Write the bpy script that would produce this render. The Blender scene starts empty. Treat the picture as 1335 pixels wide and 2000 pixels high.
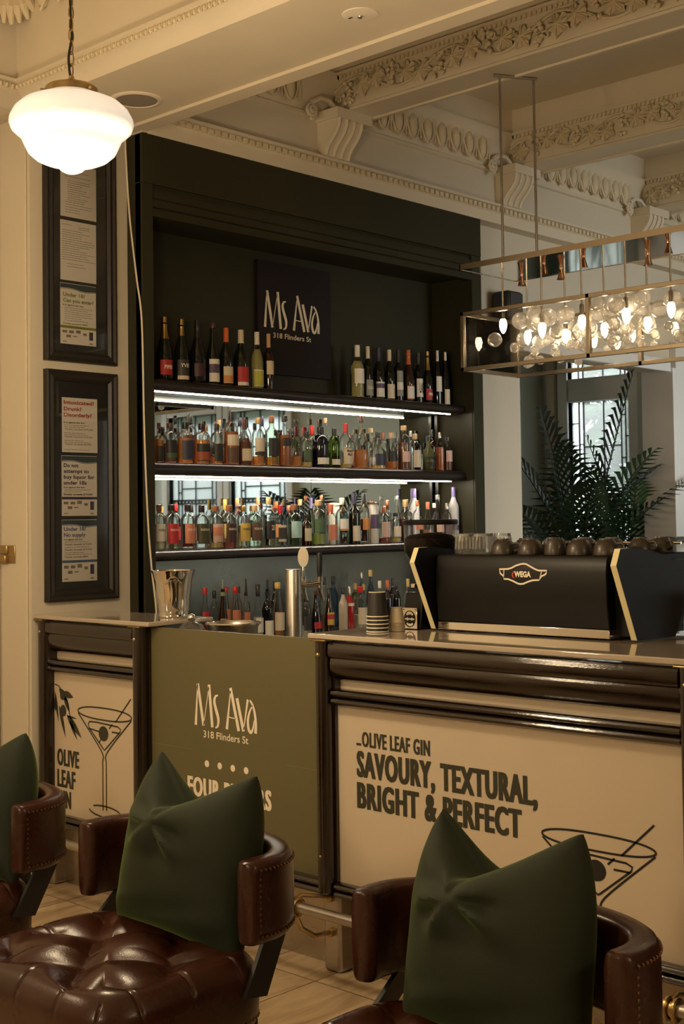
import bpy, bmesh, math, random
from mathutils import Vector, Matrix
random.seed(7)
PI = math.pi
sc = bpy.context.scene
COL = sc.collection
# ------------------------------------------------------------------ camera
F_PX, YAW, PITCH, ROLL, CY = 2566.81, 0.815077, 0.0384982, -0.0139311, 917.21
CAMZ = 1.5
a_, b_ = math.cos(YAW), math.sin(YAW)
Fw, Rt, Up = Vector((b_, a_, 0)), Vector((a_, -b_, 0)), Vector((0, 0, 1))
f2 = Fw * math.cos(PITCH) + Up * math.sin(PITCH)
u2 = Up * math.cos(PITCH) - Fw * math.sin(PITCH)
r3 = Rt * math.cos(ROLL) + u2 * math.sin(ROLL)
u3 = u2 * math.cos(ROLL) - Rt * math.sin(ROLL)
cam_d = bpy.data.cameras.new('camera')
cam_d.sensor_fit = 'VERTICAL'
cam_d.sensor_height = 36.0
cam_d.lens = F_PX / 2000 * 36
cam_d.shift_y = -(1000 - CY) / 2000
cam_d.clip_start = 0.05
cam = bpy.data.objects.new('camera', cam_d)
COL.objects.link(cam)
M4 = Matrix(((r3.x, u3.x, -f2.x, 0), (r3.y, u3.y, -f2.y, 0), (r3.z, u3.z, -f2.z, CAMZ), (0, 0, 0, 1)))
cam.matrix_world = M4
sc.camera = cam


def ray(px, py):
    v = Vector(((px - 667.5) / F_PX, -(py - CY) / F_PX, 1))
    return r3 * v.x + u3 * v.y + f2 * v.z


def on_y(px, py, Y):
    d = ray(px, py)
    return Vector((0, 0, CAMZ)) + d * (Y / d.y)


def at_x(px, py, X):
    d = ray(px, py)
    return Vector((0, 0, CAMZ)) + d * (X / d.x)


def depth(p):
    return f2.dot(p - Vector((0, 0, CAMZ)))


# ------------------------------------------------------------------ world, lights, exposure
vs = sc.view_settings
sc.display_settings.display_device = 'sRGB'
vs.view_transform = 'Standard'
vs.look = 'None'
vs.gamma = 1.0
vs.use_curve_mapping = False
vs.exposure = 0.16
sc.cycles.use_denoising = True
sc.cycles.transparent_max_bounces = 40
sc.cycles.max_bounces = 10
sc.cycles.diffuse_bounces = 4
sc.cycles.glossy_bounces = 6
sc.cycles.caustics_reflective = False
sc.cycles.caustics_refractive = False
sc.cycles.sample_clamp_indirect = 3.0

W = bpy.data.worlds.new('daylight')
sc.world = W
W.use_nodes = True
nt = W.node_tree
bg = nt.nodes['Background']
sky = nt.nodes.new('ShaderNodeTexSky')
sky.sky_type = 'HOSEK_WILKIE'
sky.turbidity = 6
sky.ground_albedo = 0.4
sky.sun_direction = Vector((-0.5, -0.3, 0.6)).normalized()
wmix = nt.nodes.new('ShaderNodeMixRGB')
wmix.inputs[0].default_value = 0.75
wmix.inputs[2].default_value = (0.62, 0.63, 0.66, 1)
nt.links.new(sky.outputs[0], wmix.inputs[1])
nt.links.new(wmix.outputs[0], bg.inputs[0])
bg.inputs[1].default_value = 2.4


def light(name, kind, loc, power, color, size=0.2, size_y=None, aim=None):
    d = bpy.data.lights.new(name, kind)
    d.energy = power
    d.color = color
    if kind == 'AREA':
        d.shape = 'RECTANGLE'
        d.size = size
        d.size_y = size_y or size
    else:
        d.shadow_soft_size = size
    o = bpy.data.objects.new(name, d)
    o.location = loc
    if aim is not None:
        o.rotation_euler = (Vector(aim) - Vector(loc)).to_track_quat('-Z', 'Y').to_euler()
    COL.objects.link(o)
    return o


WARM = (1.0, 0.76, 0.47)
COOL = (0.90, 0.97, 1.0)
# daylight: through the window wall at the far right and an area light added behind the camera to brighten the alcove
light('daylight_through_windows', 'AREA', (10.4, 2.2, 4.3), 1500, COOL, 6.0, 2.0, (6.5, 2.6, 1.4))
d_ = light('daylight_front_fill', 'AREA', (7.8, -3.1, 1.8), 40, (0.97, 1.0, 0.96), 2.2, 2.0, (8.2, 4.2, 1.0))
d_.data.spread = 0.95
# warm points added to brighten the room; only the first serves the visible pendant
light('pendant_or_fill', 'POINT', (2.21, 3.137, 2.08), 42, WARM, 0.12)
light('pendant_or_fill', 'POINT', (0.4, 4.1, 2.2), 48, WARM, 0.16)
light('pendant_or_fill', 'POINT', (-0.6, 1.9, 2.0), 90, WARM, 0.16)
light('pendant_or_fill', 'POINT', (2.7, -0.9, 2.3), 36, WARM, 0.16)


# ------------------------------------------------------------------ materials
def mat(name, col, rough=0.5, metal=0.0, coat=0.0, sheen=0.0, sheen_tint=None, spec=0.5, var=0.0, vscale=8.0,
        bump=0.0, bscale=60.0, stretch=(1, 1, 1), emit=None, estr=0.0, trans=0.0, col2=None, detail=4.0, coat_rough=0.08, rvar=0.0):
    m = bpy.data.materials.new(name)
    m.use_nodes = True
    t = m.node_tree
    p = t.nodes['Principled BSDF']
    p.inputs['Base Color'].default_value = (*col, 1)
    p.inputs['Roughness'].default_value = rough
    p.inputs['Metallic'].default_value = metal
    p.inputs['Coat Weight'].default_value = coat
    p.inputs['Coat Roughness'].default_value = coat_rough
    p.inputs['Sheen Weight'].default_value = sheen
    p.inputs['Specular IOR Level'].default_value = spec
    p.inputs['Transmission Weight'].default_value = trans
    if sheen_tint:
        p.inputs['Sheen Tint'].default_value = (*sheen_tint, 1)
        p.inputs['Sheen Roughness'].default_value = 0.35
    if emit:
        p.inputs['Emission Color'].default_value = (*emit, 1)
        p.inputs['Emission Strength'].default_value = estr
    if var or bump or rvar:
        tc = t.nodes.new('ShaderNodeTexCoord')
        mp = t.nodes.new('ShaderNodeMapping')
        mp.inputs['Scale'].default_value = stretch
        t.links.new(tc.outputs['Object'], mp.inputs[0])
    if var or rvar:
        n = t.nodes.new('ShaderNodeTexNoise')
        n.inputs['Scale'].default_value = vscale
        n.inputs['Detail'].default_value = detail
        t.links.new(mp.outputs[0], n.inputs['Vector'])
    if var:
        r = t.nodes.new('ShaderNodeValToRGB')
        c2 = col2 or tuple(c * (1 - var) for c in col)
        r.color_ramp.elements[0].position = 0.3
        r.color_ramp.elements[1].position = 0.7
        r.color_ramp.elements[0].color = (*c2, 1)
        r.color_ramp.elements[1].color = (*col, 1)
        t.links.new(n.outputs['Fac'], r.inputs[0])
        t.links.new(r.outputs[0], p.inputs['Base Color'])
    if rvar:
        mr = t.nodes.new('ShaderNodeMapRange')
        mr.inputs['To Min'].default_value = max(0, rough - rvar)
        mr.inputs['To Max'].default_value = rough + rvar
        t.links.new(n.outputs['Fac'], mr.inputs[0])
        t.links.new(mr.outputs[0], p.inputs['Roughness'])
    if bump:
        n2 = t.nodes.new('ShaderNodeTexNoise')
        n2.inputs['Scale'].default_value = bscale
        n2.inputs['Detail'].default_value = 3
        t.links.new(mp.outputs[0], n2.inputs['Vector'])
        bn = t.nodes.new('ShaderNodeBump')
        bn.inputs['Strength'].default_value = bump
        bn.inputs['Distance'].default_value = 0.004
        t.links.new(n2.outputs['Fac'], bn.inputs['Height'])
        t.links.new(bn.outputs[0], p.inputs['Normal'])
        if coat:
            t.links.new(bn.outputs[0], p.inputs['Coat Normal'])
    return m


def thin_glass(name, tint=(1, 1, 1), rough=0.02, ior=1.45, haze=0.0, boost=1.0, translucent=False):
    """Thin clear or tinted glass: see-through, with Fresnel reflection."""
    m = bpy.data.materials.new(name)
    m.use_nodes = True
    t = m.node_tree
    t.nodes.clear()
    out = t.nodes.new('ShaderNodeOutputMaterial')
    tr = t.nodes.new('ShaderNodeBsdfTransparent')
    tr.inputs[0].default_value = (*tint, 1)
    gl = t.nodes.new('ShaderNodeBsdfGlossy')
    gl.inputs['Roughness'].default_value = rough
    lw = t.nodes.new('ShaderNodeFresnel')
    lw.inputs['IOR'].default_value = ior
    mul = t.nodes.new('ShaderNodeMath')
    mul.operation = 'MULTIPLY'
    mul.use_clamp = True
    mul.inputs[1].default_value = boost
    t.links.new(lw.outputs[0], mul.inputs[0])
    mx = t.nodes.new('ShaderNodeMixShader')
    t.links.new(mul.outputs[0], mx.inputs[0])
    t.links.new(tr.outputs[0], mx.inputs[1])
    t.links.new(gl.outputs[0], mx.inputs[2])
    last = mx
    if haze:
        df = t.nodes.new('ShaderNodeBsdfTranslucent' if translucent else 'ShaderNodeBsdfDiffuse')
        df.inputs[0].default_value = (*[min(1, c + 0.15) for c in tint], 1)
        m2 = t.nodes.new('ShaderNodeMixShader')
        m2.inputs[0].default_value = haze
        t.links.new(mx.outputs[0], m2.inputs[1])
        t.links.new(df.outputs[0], m2.inputs[2])
        last = m2
    t.links.new(last.outputs[0], out.inputs[0])
    return m


def emission(name, col, s):
    m = bpy.data.materials.new(name)
    m.use_nodes = True
    t = m.node_tree
    t.nodes.clear()
    out = t.nodes.new('ShaderNodeOutputMaterial')
    e = t.nodes.new('ShaderNodeEmission')
    e.inputs[0].default_value = (*col, 1)
    e.inputs[1].default_value = s
    t.links.new(e.outputs[0], out.inputs[0])
    return m


def floor_material():
    m = mat('travertine_tiles', (0.6, 0.46, 0.3), 0.2, coat=0.35)
    t = m.node_tree
    p = t.nodes['Principled BSDF']
    tc = t.nodes.new('ShaderNodeTexCoord')
    mp = t.nodes.new('ShaderNodeMapping')
    mp.inputs['Location'].default_value = (-3.086, -3.06, 0)
    t.links.new(tc.outputs['Object'], mp.inputs[0])
    br = t.nodes.new('ShaderNodeTexBrick')
    br.offset = 0.0
    br.inputs['Scale'].default_value = 1.0
    br.inputs['Brick Width'].default_value = 0.556
    br.inputs['Row Height'].default_value = 0.278
    br.inputs['Mortar Size'].default_value = 0.0022
    br.inputs['Mortar Smooth'].default_value = 0.1
    br.inputs['Color1'].default_value = (0.0, 0, 0, 1)
    br.inputs['Color2'].default_value = (1, 1, 1, 1)
    br.inputs['Mortar'].default_value = (0.5, 0.5, 0.5, 1)
    t.links.new(mp.outputs[0], br.inputs['Vector'])
    # veins: stretched noise running along each tile
    m2 = t.nodes.new('ShaderNodeMapping')
    m2.inputs['Scale'].default_value = (1.3, 7.5, 1)
    m2.inputs['Rotation'].default_value = (0, 0, 0.12)
    t.links.new(tc.outputs['Object'], m2.inputs[0])
    add = t.nodes.new('ShaderNodeVectorMath')
    add.operation = 'MULTIPLY_ADD'
    t.links.new(br.outputs['Color'], add.inputs[0])
    add.inputs[1].default_value = (3, 2, 5)
    t.links.new(m2.outputs[0], add.inputs[2])
    n = t.nodes.new('ShaderNodeTexNoise')
    n.inputs['Scale'].default_value = 1.6
    n.inputs['Detail'].default_value = 6
    n.inputs['Distortion'].default_value = 1.1
    t.links.new(add.outputs[0], n.inputs['Vector'])
    r = t.nodes.new('ShaderNodeValToRGB')
    r.color_ramp.elements[0].position = 0.3
    r.color_ramp.elements[0].color = (0.36, 0.25, 0.14, 1)
    r.color_ramp.elements[1].position = 0.62
    r.color_ramp.elements[1].color = (0.62, 0.47, 0.3, 1)
    t.links.new(n.outputs['Fac'], r.inputs[0])
    mx = t.nodes.new('ShaderNodeMixRGB')
    mx.inputs[2].default_value = (0.05, 0.035, 0.02, 1)
    t.links.new(br.outputs['Fac'], mx.inputs[0])
    t.links.new(r.outputs[0], mx.inputs[1])
    t.links.new(mx.outputs[0], p.inputs['Base Color'])
    bn = t.nodes.new('ShaderNodeBump')
    bn.inputs['Strength'].default_value = 0.4
    bn.inputs['Distance'].default_value = 0.002
    bn.invert = True
    t.links.new(br.outputs['Fac'], bn.inputs['Height'])
    t.links.new(bn.outputs[0], p.inputs['Normal'])
    return m


MT = dict(
    floor=floor_material(),
    wall=mat('cream_wall_paint', (0.60, 0.54, 0.43), 0.6, var=0.05, vscale=2, bump=0.05, bscale=120),
    green_wall=mat('pale_sage_wall_paint', (0.50, 0.53, 0.46), 0.6, var=0.05, vscale=2),
    plaster=mat('cream_plaster', (0.66, 0.59, 0.46), 0.55, var=0.06, vscale=3, bump=0.06, bscale=90),
    ornament=mat('moulded_plaster', (0.66, 0.57, 0.40), 0.6, var=0.12, vscale=30, bump=0.1, bscale=150),
    white_trim=mat('white_gloss_paint', (0.72, 0.71, 0.70), 0.35, var=0.03, vscale=4),
    bottle_green=mat('dark_olive_paint', (0.026, 0.024, 0.010), 0.5, spec=0.3, var=0.15, vscale=2, bump=0.03, bscale=200),
    olive_panel=mat('olive_vinyl', (0.125, 0.112, 0.052), 0.4, var=0.1, vscale=1.5, bump=0.02, bscale=300),
    cream_panel=mat('cream_board', (0.58, 0.49, 0.37), 0.22, var=0.03, vscale=3, coat=0.3, coat_rough=0.1),
    ink=mat('dark_olive_ink', (0.035, 0.035, 0.02), 0.5, var=0.05),
    black_ink=mat('black_ink', (0.012, 0.012, 0.01), 0.5, var=0.05),
    cream_ink=mat('cream_ink', (0.82, 0.74, 0.6), 0.5, var=0.03),
    wood=mat('black_brown_varnish', (0.012, 0.006, 0.004), 0.12, coat=0.9, spec=0.4, var=0.4, vscale=9, stretch=(3, 0.6, 6), bump=0.10, bscale=120, coat_rough=0.03),
    shelf=mat('dark_shelf_varnish', (0.012, 0.008, 0.008), 0.3, coat=0.4, var=0.3, vscale=9, coat_rough=0.2),
    steel=mat('brushed_steel', (0.5, 0.47, 0.43), 0.32, metal=1, var=0.15, vscale=5, stretch=(1, 1, 12), rvar=0.08),
    kick=mat('worn_bronze_sheet', (0.50, 0.44, 0.36), 0.28, metal=0.95, var=0.3, vscale=4, rvar=0.1),
    chrome=mat('polished_chrome', (0.78, 0.76, 0.72), 0.08, metal=1, var=0.05, vscale=3),
    brass=mat('aged_brass', (0.50, 0.37, 0.18), 0.28, metal=1, var=0.2, vscale=20),
    gilt=mat('brushed_champagne_brass', (0.46, 0.40, 0.32), 0.25, metal=1, var=0.1, vscale=6),
    copper=mat('polished_copper', (0.62, 0.34, 0.2), 0.16, metal=1, var=0.1, vscale=10),
    counter=mat('tan_stone_counter', (0.46, 0.39, 0.31), 0.07, coat=0.6, var=0.2, vscale=5, coat_rough=0.03, stretch=(3, 0.7, 1)),
    leather=mat('brown_leather', (0.040, 0.011, 0.005), 0.28, coat=0.1, spec=0.36, var=0.35, vscale=9, bump=0.10, bscale=230, rvar=0.08, coat_rough=0.22),
    black_metal=mat('black_powder_coat', (0.012, 0.012, 0.012), 0.45, var=0.1),
    velvet=mat('dark_green_velvet', (0.0075, 0.0145, 0.0025), 0.8, sheen=0.3, sheen_tint=(0.40, 0.6, 0.14), var=0.35, vscale=6, bump=0.1, bscale=260),
    machine=mat('black_enamel', (0.006, 0.0055, 0.005), 0.45, spec=0.2, coat=0.04, var=0.1, coat_rough=0.25),
    machine_edge=mat('cream_yellow_edge', (0.75, 0.68, 0.40), 0.4, var=0.05),
    frame=mat('black_stained_frame', (0.016, 0.012, 0.009), 0.45, var=0.4, vscale=30, stretch=(4, 4, 1), bump=0.15, bscale=80),
    mount=mat('charcoal_mount_board', (0.014, 0.014, 0.016), 0.7, var=0.1),
    paper=mat('printed_paper', (0.84, 0.78, 0.68), 0.6, var=0.04, vscale=4),
    sign=mat('aubergine_board', (0.014, 0.009, 0.011), 0.6, spec=0.25, var=0.1),
    mirror=mat('grey_mirror', (0.78, 0.84, 0.80), 0.015, metal=1, var=0.02, vscale=1),
    foggy=mat('brushed_splashback', (0.33, 0.33, 0.28), 0.26, metal=1, var=0.3, vscale=3, rvar=0.08),
    led=emission('led_strip_glow', (1, 0.86, 0.68), 55.0),
    led_soft=emission('led_diffuser_glow', (1, 0.78, 0.52), 6.0),
    opal=mat('opal_glass', (0.9, 0.88, 0.84), 0.12, emit=(1, 0.9, 0.76), estr=0.5, coat=0.3, var=0.02),
    bulb=emission('lamp_filament_glow', (1, 0.78, 0.5), 40.0),
    lamp_glass=thin_glass('lamp_bubble_glass', (0.99, 0.97, 0.94), 0.16, 1.4, boost=0.85, haze=0.17),
    pane=thin_glass('lamp_side_pane', (0.98, 0.97, 0.95), 0.01, 1.45),
    clear=thin_glass('clear_glass', (0.98, 0.985, 0.98), 0.03, 1.45, boost=0.8, haze=0.035),
    hopper=thin_glass('hopper_plastic', (0.97, 0.96, 0.94), 0.04, 1.4, boost=0.7),
    frame_glass=thin_glass('frame_glass', (1, 1, 1), 0.0, 1.42, boost=1.0),
    window_glass=thin_glass('rippled_window_glass', (0.95, 0.97, 0.96), 0.05, 1.45, haze=0.15, translucent=True),
    lead=mat('lead_came', (0.02, 0.02, 0.025), 0.5, metal=0.5, var=0.1),
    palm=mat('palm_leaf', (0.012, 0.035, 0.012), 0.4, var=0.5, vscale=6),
    palm_sunlit=mat('sunlit_palm_leaf', (0.03, 0.10, 0.018), 0.4, var=0.5, vscale=6),  # brighter green puts sunlight into the leaf colour
    terracotta=mat('dark_planter', (0.05, 0.04, 0.035), 0.6, var=0.2),
    leaf=mat('garden_leaf', (0.16, 0.30, 0.09), 0.6, var=0.5, vscale=3),
    bark=mat('bark', (0.12, 0.09, 0.06), 0.8, var=0.4),
    lawn=mat('garden_ground', (0.2, 0.25, 0.14), 0.9, var=0.4),
    cup=mat('brown_stoneware', (0.04, 0.029, 0.02), 0.4, coat=0.1, var=0.2, vscale=20),
    black_cup=mat('black_paper_cup', (0.016, 0.014, 0.012), 0.5, var=0.05),
    kraft=mat('kraft_paper_cup', (0.46, 0.38, 0.27), 0.6, var=0.08, vscale=20),
    cream=mat('cream_rim', (0.75, 0.68, 0.54), 0.5, var=0.03),
    beans=mat('roast_coffee_beans', (0.012, 0.007, 0.004), 0.6, spec=0.15, var=0.6, vscale=160, bump=1.0, bscale=140),
    speaker=mat('grey_speaker_mesh', (0.28, 0.24, 0.2), 0.8, var=0.2, vscale=200),
    cable=mat('ivory_cable', (0.70, 0.62, 0.48), 0.5, var=0.03),
    plasticw=mat('white_plastic', (0.75, 0.68, 0.56), 0.4, var=0.02),
    nail=mat('antique_nail', (0.24, 0.13, 0.07), 0.3, metal=1, var=0.1),
    red_ink=mat('red_ink', (0.45, 0.04, 0.03), 0.5, var=0.05),
    olive_ink=mat('lime_ink', (0.22, 0.24, 0.03), 0.5, var=0.05),
    navy_ink=mat('navy_ink', (0.04, 0.035, 0.09), 0.5, var=0.05),
    blue_ink=mat('blue_ink', (0.08, 0.12, 0.26), 0.5, var=0.05),
    teal_ink=mat('teal_ink', (0.03, 0.06, 0.08), 0.5, var=0.05),
    grey_ink=mat('grey_ink', (0.24, 0.20, 0.16), 0.5, var=0.05),
)

_cm = {}


def cmat(col, rough=0.5, metal=0.0, prefix='paint'):
    k = (tuple(round(c, 3) for c in col), rough, metal)
    if k not in _cm:
        _cm[k] = mat('%s_%d' % (prefix, len(_cm)), col, rough, metal, var=0.06, vscale=40)
    return _cm[k]


_gm = {}


def gmat(tint, rough=0.03, boost=0.75, haze=0.0):
    k = (tint, rough, boost, haze)
    if k not in _gm:
        _gm[k] = thin_glass('bottle_glass_%d' % len(_gm), tint, rough, 1.45, boost=boost, haze=haze)
    return _gm[k]


# ------------------------------------------------------------------ object helpers
WL = {}


def setp(o, label=None, cat=None, group=None, kind=None):
    if label:
        o['label'] = label
    if cat:
        o['category'] = cat
    if group:
        o['group'] = group
    if kind:
        o['kind'] = kind
    return o


def thing(name, label, cat, loc=(0, 0, 0), group=None, kind=None):
    o = bpy.data.objects.new(name, None)
    o.empty_display_size = 0.05
    o.location = loc
    COL.objects.link(o)
    WL[o] = Vector(loc)
    return setp(o, label, cat, group, kind)


def ob(name, bm, m, parent=None, label=None, cat=None, group=None, kind=None, smooth=True, bevel=0.0, bseg=2, origin=None):
    """Link one bmesh (world coordinates) as one mesh object."""
    me = bpy.data.meshes.new(name)
    if parent is not None:
        off = WL[parent]
    elif origin is not None:
        off = Vector(origin)
    else:
        off = Vector((0, 0, 0))
    if off.length > 0:
        bmesh.ops.translate(bm, verts=bm.verts, vec=-off)
    bmesh.ops.recalc_face_normals(bm, faces=bm.faces)
    bm.to_mesh(me)
    bm.free()
    for mm in (m if isinstance(m, (list, tuple)) else [m]):
        me.materials.append(mm)
    o = bpy.data.objects.new(name, me)
    COL.objects.link(o)
    if parent is not None:
        o.parent = parent
    elif origin is not None:
        o.location = origin
    WL[o] = Vector(off)
    if bevel:
        bv = o.modifiers.new('bevel', 'BEVEL')
        bv.width = bevel
        bv.segments = bseg
        bv.limit_method = 'ANGLE'
        bv.angle_limit = 0.6
    if smooth:
        for p in me.polygons:
            p.use_smooth = True
        if hasattr(me, 'set_sharp_from_angle'):
            me.set_sharp_from_angle(angle=0.7)
    return setp(o, label, cat, group, kind)


def struct(name, bm, m, label, parent=None, bevel=0, smooth=True):
    return ob(name, bm, m, parent, label=label, kind='structure' if parent is None else None,
              cat=None, bevel=bevel, smooth=smooth)


def dup(root, loc, rotz=0.0, label=None, group=None):
    r = root.copy()
    COL.objects.link(r)
    r.location = loc
    r.rotation_euler = (root.rotation_euler[0], root.rotation_euler[1], rotz)
    if label:
        r['label'] = label
    if group:
        r['group'] = group
    for ch in list(root.children):
        c = ch.copy()
        COL.objects.link(c)
        c.parent = r
        for g in list(ch.children):
            d = g.copy()
            COL.objects.link(d)
            d.parent = c
    return r


def NB():
    return bmesh.new()


def box(bm, x0, x1, y0, y1, z0, z1, mi=0):
    vs_ = [bm.verts.new((x, y, z)) for x in (x0, x1) for y in (y0, y1) for z in (z0, z1)]
    for q in ((0, 1, 3, 2), (4, 6, 7, 5), (0, 4, 5, 1), (2, 3, 7, 6), (0, 2, 6, 4), (1, 5, 7, 3)):
        f = bm.faces.new([vs_[i] for i in q])
        f.material_index = mi
    return bm


def boxes(*lst):
    bm = NB()
    for b in lst:
        box(bm, *b)
    return bm


def prism(bm, poly, axis, a, b, mi=0):
    """Extrude a 2D polygon along an axis: 'y' takes (x,z), 'x' takes (y,z), 'z' takes (x,y)."""
    def pt(p, t):
        if axis == 'y':
            return (p[0], t, p[1])
        if axis == 'x':
            return (t, p[0], p[1])
        return (p[0], p[1], t)
    A = [bm.verts.new(pt(p, a)) for p in poly]
    B = [bm.verts.new(pt(p, b)) for p in poly]
    n = len(poly)
    for i in range(n):
        f = bm.faces.new((A[i], A[(i + 1) % n], B[(i + 1) % n], B[i]))
        f.material_index = mi
    bm.faces.new(A[::-1]).material_index = mi
    bm.faces.new(B).material_index = mi
    return bm


def lathe(bm, prof, c=(0, 0, 0), seg=24, cap0=True, cap1=True, mi=0, sx=1.0, sy=1.0):
    rings = []
    for r, z in prof:
        r = max(r, 1e-5)
        rings.append([bm.verts.new((c[0] + sx * r * math.cos(2 * PI * k / seg), c[1] + sy * r * math.sin(2 * PI * k / seg), c[2] + z)) for k in range(seg)])
    for A, B in zip(rings, rings[1:]):
        for k in range(seg):
            bm.faces.new((A[k], A[(k + 1) % seg], B[(k + 1) % seg], B[k])).material_index = mi
    if cap0:
        bm.faces.new(rings[0][::-1]).material_index = mi
    if cap1:
        bm.faces.new(rings[-1]).material_index = mi
    return bm


def tube(bm, pts, r, seg=8, cap=True, mi=0):
    pts = [Vector(p) for p in pts]
    rs = r if isinstance(r, (list, tuple)) else [r] * len(pts)
    rings = []
    up = None
    for i, p in enumerate(pts):
        d = (pts[min(i + 1, len(pts) - 1)] - pts[max(i - 1, 0)]).normalized()
        if up is None:
            up = Vector((0, 0, 1)) if abs(d.z) < 0.9 else Vector((1, 0, 0))
        s = d.cross(up).normalized()
        up = s.cross(d).normalized()
        rings.append([bm.verts.new(p + (s * math.cos(2 * PI * k / seg) + up * math.sin(2 * PI * k / seg)) * rs[i]) for k in range(seg)])
    for A, B in zip(rings, rings[1:]):
        for k in range(seg):
            bm.faces.new((A[k], A[(k + 1) % seg], B[(k + 1) % seg], B[k])).material_index = mi
    if cap:
        bm.faces.new(rings[0][::-1]).material_index = mi
        bm.faces.new(rings[-1]).material_index = mi
    return bm


def ball(bm, c, r, seg=12, rings=8, sx=1, sy=1, sz=1, mi=0):
    n0 = len(bm.faces)
    g = bmesh.ops.create_uvsphere(bm, u_segments=seg, v_segments=rings, radius=1.0)
    for v in g['verts']:
        v.co = Vector((c[0] + v.co.x * r * sx, c[1] + v.co.y * r * sy, c[2] + v.co.z * r * sz))
    for v in g['verts']:
        for f in v.link_faces:
            f.material_index = mi
    return bm


# ---- flat lettering and line drawings on a plane
def plane(kind, const):
    """kind 'X': a face looking to -x (u runs to -y); kind 'Y': a face looking to -y (u runs to +x)."""
    if kind == 'X':
        return lambda u, v, h: (const - h, u, v)
    return lambda u, v, h: (u, const - h, v)


_fc = {}


def glyph_mesh(s, bold, space=1.0):
    k = (s, bold, space)
    if k not in _fc:
        cu = bpy.data.curves.new('lettering', 'FONT')
        cu.body = s
        cu.size = 1.0
        cu.offset = bold
        cu.space_character = space
        cu.resolution_u = 3
        o = bpy.data.objects.new('lettering', cu)
        me = bpy.data.meshes.new_from_object(o)
        vsx = [v.co.copy() for v in me.vertices]
        fs = [tuple(p.vertices) for p in me.polygons]
        bpy.data.objects.remove(o)
        bpy.data.curves.remove(cu)
        bpy.data.meshes.remove(me)
        _fc[k] = (vsx, fs)
    return _fc[k]


def text(bm, s, u0, u1, v0, v1, pl, h=0.0012, bold=0.0, mi=0, fat=0.0, cap=True):
    """Fit the string's outline into the rectangle u0..u1 x v0..v1 of a plane."""
    vsx, fs = glyph_mesh(s, bold, 1.14 if fat else 1.0)
    if not vsx:
        return bm
    xs = [v.x for v in vsx]
    ys = [v.y for v in vsx]
    mx, Mx = min(xs), max(xs)
    my, My = (0.0 - bold, 0.69 + bold) if cap else (min(ys), max(ys))
    # heavy condensed faces: the outline is thickened sideways by overlaying it with small offsets
    for k in ((-1, -0.33, 0.33, 1) if fat else (0,)):
        V = []
        for v in vsx:
            u = u0 + fat + (v.x - mx) / (Mx - mx) * (u1 - u0 - 2 * fat) + k * fat
            w = v0 + (v.y - my) / (My - my) * (v1 - v0)
            V.append(bm.verts.new(pl(u, w, h + 0.00004 * k)))
        for f in fs:
            try:
                bm.faces.new([V[i] for i in f]).material_index = mi
            except ValueError:
                pass
    return bm


def stroke(bm, pts, w, pl, h=0.0012, mi=0, close=False):
    """Ribbon of width w (number, or one per point) along 2D points."""
    n = len(pts)
    L, R = [], []
    ws = w if isinstance(w, (list, tuple)) else [w] * n
    for i in range(n):
        if close:
            a, b = pts[(i - 1) % n], pts[(i + 1) % n]
        else:
            a, b = pts[max(i - 1, 0)], pts[min(i + 1, n - 1)]
        dx, dy = b[0] - a[0], b[1] - a[1]
        l = math.hypot(dx, dy) or 1
        nx, ny = -dy / l * ws[i] / 2, dx / l * ws[i] / 2
        L.append(bm.verts.new(pl(pts[i][0] + nx, pts[i][1] + ny, h)))
        R.append(bm.verts.new(pl(pts[i][0] - nx, pts[i][1] - ny, h)))
    for i in range(n if close else n - 1):
        j = (i + 1) % n
        bm.faces.new((L[i], R[i], R[j], L[j])).material_index = mi
    return bm


def poly(bm, pts, pl, h=0.0012, mi=0):
    bm.faces.new([bm.verts.new(pl(p[0], p[1], h)) for p in pts]).material_index = mi
    return bm


def disc(bm, u, v, ru, rv, pl, h=0.0012, n=24, mi=0):
    return poly(bm, [(u + ru * math.cos(2 * PI * k / n), v + rv * math.sin(2 * PI * k / n)) for k in range(n)], pl, h, mi)


def smooth_pts(pts, n=6, close=False):
    """Catmull-Rom through the points."""
    out = []
    m = len(pts)
    rng = range(m if close else m - 1)
    for i in rng:
        if close:
            p = [pts[(i + k) % m] for k in (-1, 0, 1, 2)]
        else:
            p = [pts[min(max(i + k, 0), m - 1)] for k in (-1, 0, 1, 2)]
        for t in range(n):
            s = t / n
            out.append(tuple(0.5 * (2 * b + (c - a) * s + (2 * a - 5 * b + 4 * c - d) * s * s + (3 * b - a - 3 * c + d) * s ** 3)
                             for a, b, c, d in zip(*p)))
    if not close:
        out.append(tuple(pts[-1]))
    return out
# ================================================================== THE ROOM
YW = 4.752      # plane of the back wall
XE = 9.0        # plane of the window wall at the far right
ZC = 3.95       # ceiling
struct('floor', boxes((-3.2, 9.2, -3.2, 6.4, -0.1, 0.0)), MT['floor'], 'tan stone tile floor with dark joints and veining')
struct('ceiling', boxes((-3.2, 9.2, -3.2, 6.4, ZC, ZC + 0.1)), MT['plaster'], 'cream coffered ceiling above the beams')
struct('wall_back', boxes((3.13, 3.66, YW, 5.2, 0, 3.26), (3.66, 6.137, 5.0, 5.2, 0, 3.26)), MT['wall'], 'cream back wall left of the green bar cabinet')
struct('wall_back_right', boxes((6.137, 6.656, YW, 5.2, 0, 3.26)), MT['wall'], 'pale back wall right of the green bar cabinet')
struct('wall_back_corner', boxes((8.464, 9.2, YW, 4.95, 0, 3.26)), MT['wall'], 'pale wall at the right of the alcove opening')
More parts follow.
